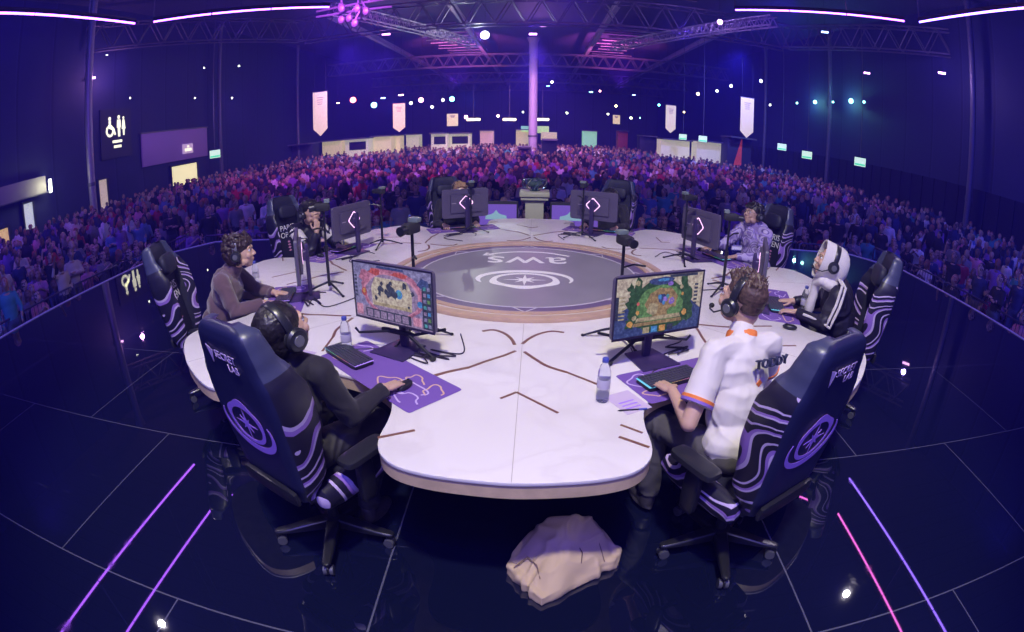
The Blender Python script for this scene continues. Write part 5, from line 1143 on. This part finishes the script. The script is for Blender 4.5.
def crowd_body(pose):
    """continuous figure; material 0 skin 1 hair 2 top 3 trousers 4 shoes; faces +Y"""
    g = G(); seat = pose.startswith('sit'); hip = .50 if seat else .93
    pel = V((0, 0, hip)); lean = .05 if seat else 0.; ch = V((0, lean, hip + .36)); nk = V((0, lean + .02, hip + .53)); hd = V((0, lean + .04, hip + .66))
    g.cur = 3; g.ell(pel, (.17, .13, .12))
    for s in (-1, 1):
        h = pel + V((s * .09, .02, -.02))
        if seat: kn = V((s * .13, .46, .50)); an = V((s * .13, .44, .10))
        elif pose == 'stand_step': kn = V((s * .10, .10 * s + .03, .50)); an = V((s * .11, .16 * s - .03, .09))
        else: kn = V((s * .10, .02, .49)); an = V((s * .11, 0, .09))
        g.cur = 3; g.cap(h, kn, .095, .065, 10); g.cap(kn, an, .063, .042, 10); g.cur = 4; g.cap(an + V((0, 0, -.03)), an + V((0, .14, -.045)), .045, .038, 8)
    g.cur = 2; g.ell(pel + V((0, 0, .10)), (.16, .12, .14)); g.ell(pel.lerp(ch, .6), (.165, .115, .2)); g.ell(ch, (.175, .115, .17)); g.cap(ch + V((-.15, 0, .09)), ch + V((.15, 0, .09)), .062, .062, 10)
    arms = {'sit_rest': (((-.25, .12, -.14), (-.14, .36, -.22)), ((.25, .12, -.14), (.14, .36, -.22))), 'sit_phone': (((-.24, .12, -.12), (-.05, .33, .02)), ((.24, .12, -.12), (.05, .33, .02))), 'sit_clap': (((-.25, .10, -.10), (-.04, .30, .08)), ((.25, .10, -.10), (.04, .30, .08))),
            'stand_rest': (((-.24, -.02, -.16), (-.23, .06, -.40)), ((.24, -.02, -.16), (.23, .06, -.40))), 'stand_step': (((-.25, .06, -.14), (-.2, .22, -.3)), ((.25, -.08, -.14), (.24, -.02, -.38))), 'stand_arm': (((-.24, -.02, -.16), (-.2, .14, -.36)), ((.30, .06, .16), (.24, .14, .46))), 'stand_fold': (((-.24, .08, -.12), (.08, .20, -.06)), ((.24, .08, -.12), (-.08, .22, -.10)))}[pose]
    for s, (e, w) in zip((-1, 1), arms):
        sh = ch + V((s * .17, 0, .09)); e = ch + V(e); w = ch + V(w); g.cur = 2; g.cap(sh, e, .055, .046, 10)
        g.cur = 0 if pose in ('sit_phone', 'stand_arm', 'stand_rest') else 2; g.cap(e, w, .042, .032, 8); g.cur = 0; d = (w - e).normalized(); g.cap(w + d * .03, w + d * .10, .036, .026, 8)
    g.cur = 0; g.cap(nk + V((0, 0, -.04)), hd, .052, .055, 10); g.ell(hd + V((0, .012, .005)), (.076, .088, .105), 12, 8); g.ell(hd + V((0, .035, -.05)), (.05, .055, .05), 10, 6); g.cap(hd + V((0, .10, .01)), hd + V((0, .115, -.02)), .012, .014, 6)
    g.cur = 1; g.ell(hd + V((0, -.022, .035)), (.088, .098, .098), 12, 8)
    if pose in ('sit_clap', 'stand_step', 'sit_phone'): g.ell(hd + V((0, -.06, -.08)), (.085, .055, .13), 10, 8)
    o = organic('spectator', g, [SKM[0], HM['dark'], TM['black'], TRM[0], SHOE], None, .026, 2); me = o.data; bpy.data.objects.remove(o); return me
POSES = ['sit_rest', 'sit_phone', 'sit_clap', 'stand_rest', 'stand_step', 'stand_arm', 'stand_fold']
PM = {p: crowd_body(p) for p in POSES}
DESC = {'sit_rest': 'seated', 'sit_phone': 'seated phone-holding', 'sit_clap': 'seated clapping', 'stand_rest': 'standing', 'stand_step': 'striding', 'stand_arm': 'arm-raising', 'stand_fold': 'arm-folding'}
rnd = random.Random(11)
spots = []
y = -3.0; row = 0
while y < 58:
    x = XL + .9 + rnd.random() * .3; sp = .50 if y < 26 else .62
    while x < XR - .7:
        px = x + rnd.uniform(-.12, .12); py = y + rnd.uniform(-.15, .15); x += sp * rnd.uniform(.9, 1.15)
        if abs(px) < 9.0 and py < 6.7: continue
        if abs(px) < 9.6 and py < 6.7 and py > 5.4: continue
        if abs(px + 1) < 1.0 and py > 44 and py < 46: continue
        if rnd.random() < .10: continue
        spots.append((px, py, row))
    y += .74 if y < 26 else .9; row += 1
BOX = [(o_.location.x, o_.location.y) for o_ in COL.objects if o_.name.startswith('booth')]
ind = []; far = []
for px, py, row in spots:
    if any(abs(px - bx) < 1.3 and -.4 < py - by < 2.2 for bx, by in BOX): continue
    u, v = on_screen((px, py, HZ + 1.15)); 
    if not (-12 < u < 1036 and v < 420): continue
    d = (V((px, py, 0)) - CAMP).length; ind.append((d, px, py, row, u, v))
ind.sort(); far = ind[300:]; near = ind[:300]
def zone(u, px, py):
    if px < -9.2 and py < 6: return 'left of the stage'
    if px > 9.2 and py < 6: return 'right of the stage'
    for lim, s in ((150, 'toward the left wall'), (260, 'behind the maroon sweater'), (350, 'behind the chin-resting player'), (430, 'left of the far monitors'), (500, 'left of the trophy'), (570, 'behind the trophy'), (650, 'behind the far right monitor'), (740, 'behind the purple hoodie'), (840, 'behind the white hood'), (930, 'beyond the right stage edge'), (2000, 'toward the right wall')):
        if u < lim: return s
ROW = ['front row', 'second row', 'third row', 'fourth row', 'fifth row', 'sixth row', 'back rows']
used = {}; seatm = None
def crowd_seat():
    t = thing('folding_chair', 'x', 'chair', group='audience chairs'); G().rbox((0, .05, .44), (.42, .42, .04), .3, 12, 6).build('seat', BLACKM, t); G().rbox((0, -.19, .74), (.40, .03, .28), .3, 12, 6).build('backrest', BLACKM, t)
    for sx in (-1, 1): G().tube([(sx * .2, -.20, .86), (sx * .2, -.17, .44), (sx * .2, -.22, 0)], .012, 6).build('leg', STEEL, t); G().tube([(sx * .2, .22, .44), (sx * .2, .26, 0)], .012, 6).build('leg', STEEL, t)
    return t
def rowof(px, py):
    d = math.hypot(max(0, abs(px) - 9.3), max(0, py - 6.6))
    return min(6, int(d / .74))
for i, (d, px, py, row, u, v) in enumerate(near):
    r_ = rnd.random(); pose = rnd.choice(POSES[:3]) if r_ < .62 else rnd.choice(POSES[3:])
    top = rnd.choice(['black'] * 6 + ['navy'] * 4 + ['white', 'white', 'grey', 'grey', 'purple', 'purple', 'red', 'pink', 'teal', 'denim blue', 'cream']); hair = rnd.choice(['dark', 'dark', 'brown', 'brown', 'fair', 'red'])
    o = bpy.data.objects.new('spectator', PM[pose]); COL.objects.link(o)
    for k, m in enumerate((rnd.choice(SKM[:2] + SKM[:1] + SKM), HM[hair], TM[top], rnd.choice(TRM), SHOE)): o.material_slots[k].link = 'OBJECT'; o.material_slots[k].material = m
    s = rnd.uniform(.93, 1.05); o.scale = (s, s, s); rz = math.atan2(px, -py) * 1 + rnd.uniform(-.5, .5); o.location = (px, py, HZ)
    f = V((-px, -py, 0)).normalized(); o.rotation_euler = (0, 0, math.atan2(-f.x, f.y) + rnd.uniform(-.45, .45))
    lab = '%s %s-haired spectator in %s top, %s %s' % (DESC[pose], hair, top, ROW[rowof(px, py)], zone(u, px, py))
    tag(o, lab, 'person', 'spectators standing and sitting round the stage')
    if pose.startswith('sit') and i < 130:
        c = crowd_seat() if seatm is None else copy_tree(seatm); seatm = seatm or c; c.location = (px, py, HZ); c.rotation_euler = o.rotation_euler
        c['label'] = 'chair under %s' % lab.replace('-haired', '').replace('the ', '')
# everyone farther back: one mass
def low(gx, P, s, rz, pose_sit, mats3):
    M_ = Matrix.Translation(P) @ Matrix.Rotation(rz, 4, 'Z') @ Matrix.Scale(s, 4); gx.M = M_; h = .50 if pose_sit else .93
    gx.cur = mats3[2]; gx.ell((0, 0, h + .28), (.20, .13, .34), 7, 5); gx.cap((-.2, 0, h + .42), (-.24, .1, h + .12), .055, .045, 5); gx.cap((.2, 0, h + .42), (.24, .1, h + .12), .055, .045, 5)
    if not pose_sit: gx.cur = 0; gx.cap((0, 0, .15), (0, 0, .85), .12, .15, 6)
    else: gx.cur = 0; gx.cap((0, 0, .48), (0, .4, .45), .15, .11, 6)
    gx.cur = mats3[0]; gx.ell((0, .05, h + .65), (.075, .085, .11), 7, 5); gx.cur = mats3[1]; gx.ell((0, .015, h + .69), (.09, .10, .095), 7, 5)
ml = [TRM[0]] + SKM + list(HM.values()) + list(TM.values()); gx = G()
rnd.shuffle(far)
for d, px, py, row, u, v in far:
    f = V((-px, -py, 0)).normalized()
    low(gx, V((px, py, HZ)), rnd.uniform(.93, 1.06), math.atan2(-f.x, f.y) + rnd.uniform(-.5, .5), rnd.random() < .45, (1 + rnd.randrange(3), 4 + rnd.randrange(4), 8 + rnd.choice((0,) * 9 + (1,) * 6 + (2, 2, 3, 3, 4, 5, 6, 6, 7, 8, 9))))
gx.M = Matrix(); o = gx.build('crowd', ml); tag(o, 'dense crowd of spectators filling the hall behind the nearest rows', 'crowd', kind='stuff')
# crowd barriers round the stage
def barrier():
    t = thing('crowd_barrier', 'x', 'barrier', group='barriers round the stage'); 
    G().tube([(-.75, 0, .12), (-.75, 0, 1.02), (-.70, 0, 1.06), (.70, 0, 1.06), (.75, 0, 1.02), (.75, 0, .12), (.7, 0, .12), (-.7, 0, .12)], .02, 6).build('frame', BARM, t)
    for k in range(-6, 7): G().tube([(k * .105, 0, .12), (k * .105, 0, 1.05)], .008, 5).build('bar', BARM, t)
    for s in (-.6, .6): G().box((s, 0, .03), (.06, .6, .06)).build('foot', BARM, t, bevel=.01)
    return t
BARM = mat('barrier_steel', (.10, .09, .16), .4, .6); b0 = None; BL = []
for i in range(6): BL.append((-8.95, -1.5 + i * 1.55, pi / 2, 'steel barrier beyond the left stage edge, %s from the camera' % ('nearest', 'second', 'third', 'fourth', 'fifth', 'sixth')[i]))
for i in range(6): BL.append((8.95, -1.5 + i * 1.55, pi / 2, 'steel barrier beyond the right stage edge, %s from the camera' % ('nearest', 'second', 'third', 'fourth', 'fifth', 'sixth')[i]))
for i in range(10): BL.append((-7.4 + i * 1.6, 6.55, 0, 'steel barrier behind the far stage edge, %s from the left' % ('first', 'second', 'third', 'fourth', 'fifth', 'sixth', 'seventh', 'eighth', 'ninth', 'tenth')[i]))
for x, y, rz, lab in BL:
    b = barrier() if b0 is None else copy_tree(b0); b0 = b0 or b; b.location = (x, y, HZ); b.rotation_euler = (0, 0, rz); b['label'] = lab
# ================================================================= light
w = bpy.data.worlds.new('world'); SC.world = w; w.use_nodes = True
w.node_tree.nodes['Background'].inputs[0].default_value = (.04, .04, .5, 1); w.node_tree.nodes['Background'].inputs[1].default_value = .85
def lamp(name, kind, loc, col, e, size=.5, target=None, angle=45, blend=.4):
    d = bpy.data.lights.new(name, kind); d.color = col; d.energy = e
    if kind == 'AREA': d.size = size
    elif kind == 'SPOT': d.spot_size = R(angle); d.spot_blend = blend; d.shadow_soft_size = size
    else: d.shadow_soft_size = size
    o = bpy.data.objects.new(name, d); COL.objects.link(o); o.location = loc
    if target is not None: o.rotation_euler = (V(target) - V(loc)).to_track_quat('-Z', 'Y').to_euler()
    return o
# table lights in the rig overhead, then added blue fill
lamp('table_key_light', 'SPOT', (0, -5.4, 7.8), (1., .93, .72), 2450, .25, (0, -1.0, .75), 62, .5)
for x, y in ((-7.7, 0.2), (7.5, 2.0)):
    lamp('stage_wash', 'SPOT', (x, y, 7), (.9, .80, 1.), 400, .07, (0, 0, .7), 60, .6)
lamp('front_fill', 'AREA', (0, -8.5, 5.5), (.55, .45, 1.), 130, 4, (0, 0, .6))
for x, y, z, tx, ty, e in ((-7, -7.5, 8.5, -20, 8, 1500), (7, -7.5, 8.5, 18, 8, 1800), (-12, 26, 9.5, -14, 34, 700), (12, 26, 9.5, 14, 34, 800), (0, 52, 9.5, 0, 62, 1200)): lamp('added_blue_fill', 'SPOT', (x, y, z), (.05, .06, 1.), e * 2, .5, (tx, ty, 1), 120, .9)  # added blue fill, placed so no reflection of it shows in frame
lamp('added_blue_stage_fill', 'SPOT', (0, -8, 9.5), (.07, .05, 1.), 2200, 1.2, (0, -1, 0), 100, .8)  # blue fill for the stage, added unseen behind the camera
# washes over the crowd
for x, y, c, e in ((-15, 6, (.28, .08, 1.), 1300), (-7, 16, (.62, .10, 1.), 3000), (1, 18, (.62, .16, 1.), 3000), (9, 17, (.30, .12, 1.), 2200), (15, 6, (.08, .08, 1.), 1600), (0, 38, (.65, .3, 1.), 6000), (-12, 32, (.6, .25, 1.), 3500), (13, 32, (.18, .18, 1.), 3500)):
    lamp('crowd_wash', 'SPOT', (x, y - 4, 8.3), c, e * 1.35, .4, (x, y + 5, HZ), 110, .8)
for P, c, e in (((-7.74, 5.44, 7), (.6, .3, 1.), 40), ((-20.6, 15.6, 7), (.7, .3, 1.), 160), ((17.6, 13.6, 7), (.5, .3, 1.), 160), ((19.2, 25.3, 5.9), (.2, .7, .9), 120), ((19.2, 30.3, 5.9), (.2, .7, .9), 120), ((-3.4, 25.6, 7.6), (.8, .85, 1.), 500), ((-9.9, 29.6, 7), (.6, .25, 1.), 300), ((-.3, 35, 8.5), (.7, .3, 1.), 300), ((7.4, 21.5, 7.6), (.4, .25, 1.), 200), ((-12, 35.5, 4.6), (1, .15, .2), 200), ((-11.5, 37.5, 4.4), (.1, .7, 1.), 200), ((-8, 37.5, 4.6), (1., .4, .7), 200), ((-5.4, 37.5, 4.6), (.1, .6, 1.), 200)): lamp('fixture_light', 'POINT', P, c, e, .1)
for P in ((-8, 20, 7), (7, 19, 7), (0, 22, 7.5), (-11, 13, 7), (11, 13, 7)): lamp('truss_glow', 'POINT', P, (.55, .2, 1.), 110, .2)
lamp('roof_purple', 'SPOT', (-7, 40, 6), (.8, .15, .8), 5000, .3, (-7, 46, 11), 80, .5); lamp('roof_purple', 'SPOT', (7, 40, 6), (.8, .15, .8), 5000, .3, (7, 44, 11), 80, .5)
lamp('column_light', 'SPOT', (-.5, 36, 7), (.85, .4, 1.), 2200, .2, (-.6, 45, 4), 50, .5)
for P, c, e in (((XL + 1.2, 10.8, 2.0), (.9, .9, .7), 45), ((-17, 22, 4.5), (.5, .3, 1.), 150)): lamp('wall_glow', 'POINT', P, c, e, .2)
SC.view_settings.view_transform = 'Standard'; SC.view_settings.look = 'None'; SC.view_settings.gamma = 1; SC.view_settings.exposure = 0
SC.cycles.use_denoising = True
# haze; the blue of the hall lighting is put into its colour
if HAZE:
    m = bpy.data.materials.new('haze'); m.use_nodes = True; n = m.node_tree.nodes; n.clear(); o_ = n.new('ShaderNodeOutputMaterial'); v = n.new('ShaderNodeVolumeScatter')
    v.inputs['Color'].default_value = (.11, .08, 1, 1); v.inputs['Density'].default_value = HAZE; v.inputs['Anisotropy'].default_value = .2; m.node_tree.links.new(v.outputs[0], o_.inputs['Volume'])
    o = G().box((-1, 36, 4.9), (41.6, 95, 12)).build('haze', m, smooth=0); tag(o, 'thin blue-tinted haze hanging in the hall', 'haze', kind='stuff'); o.visible_shadow = True
    SC.cycles.volume_bounces = 0; SC.cycles.volume_step_rate = 10
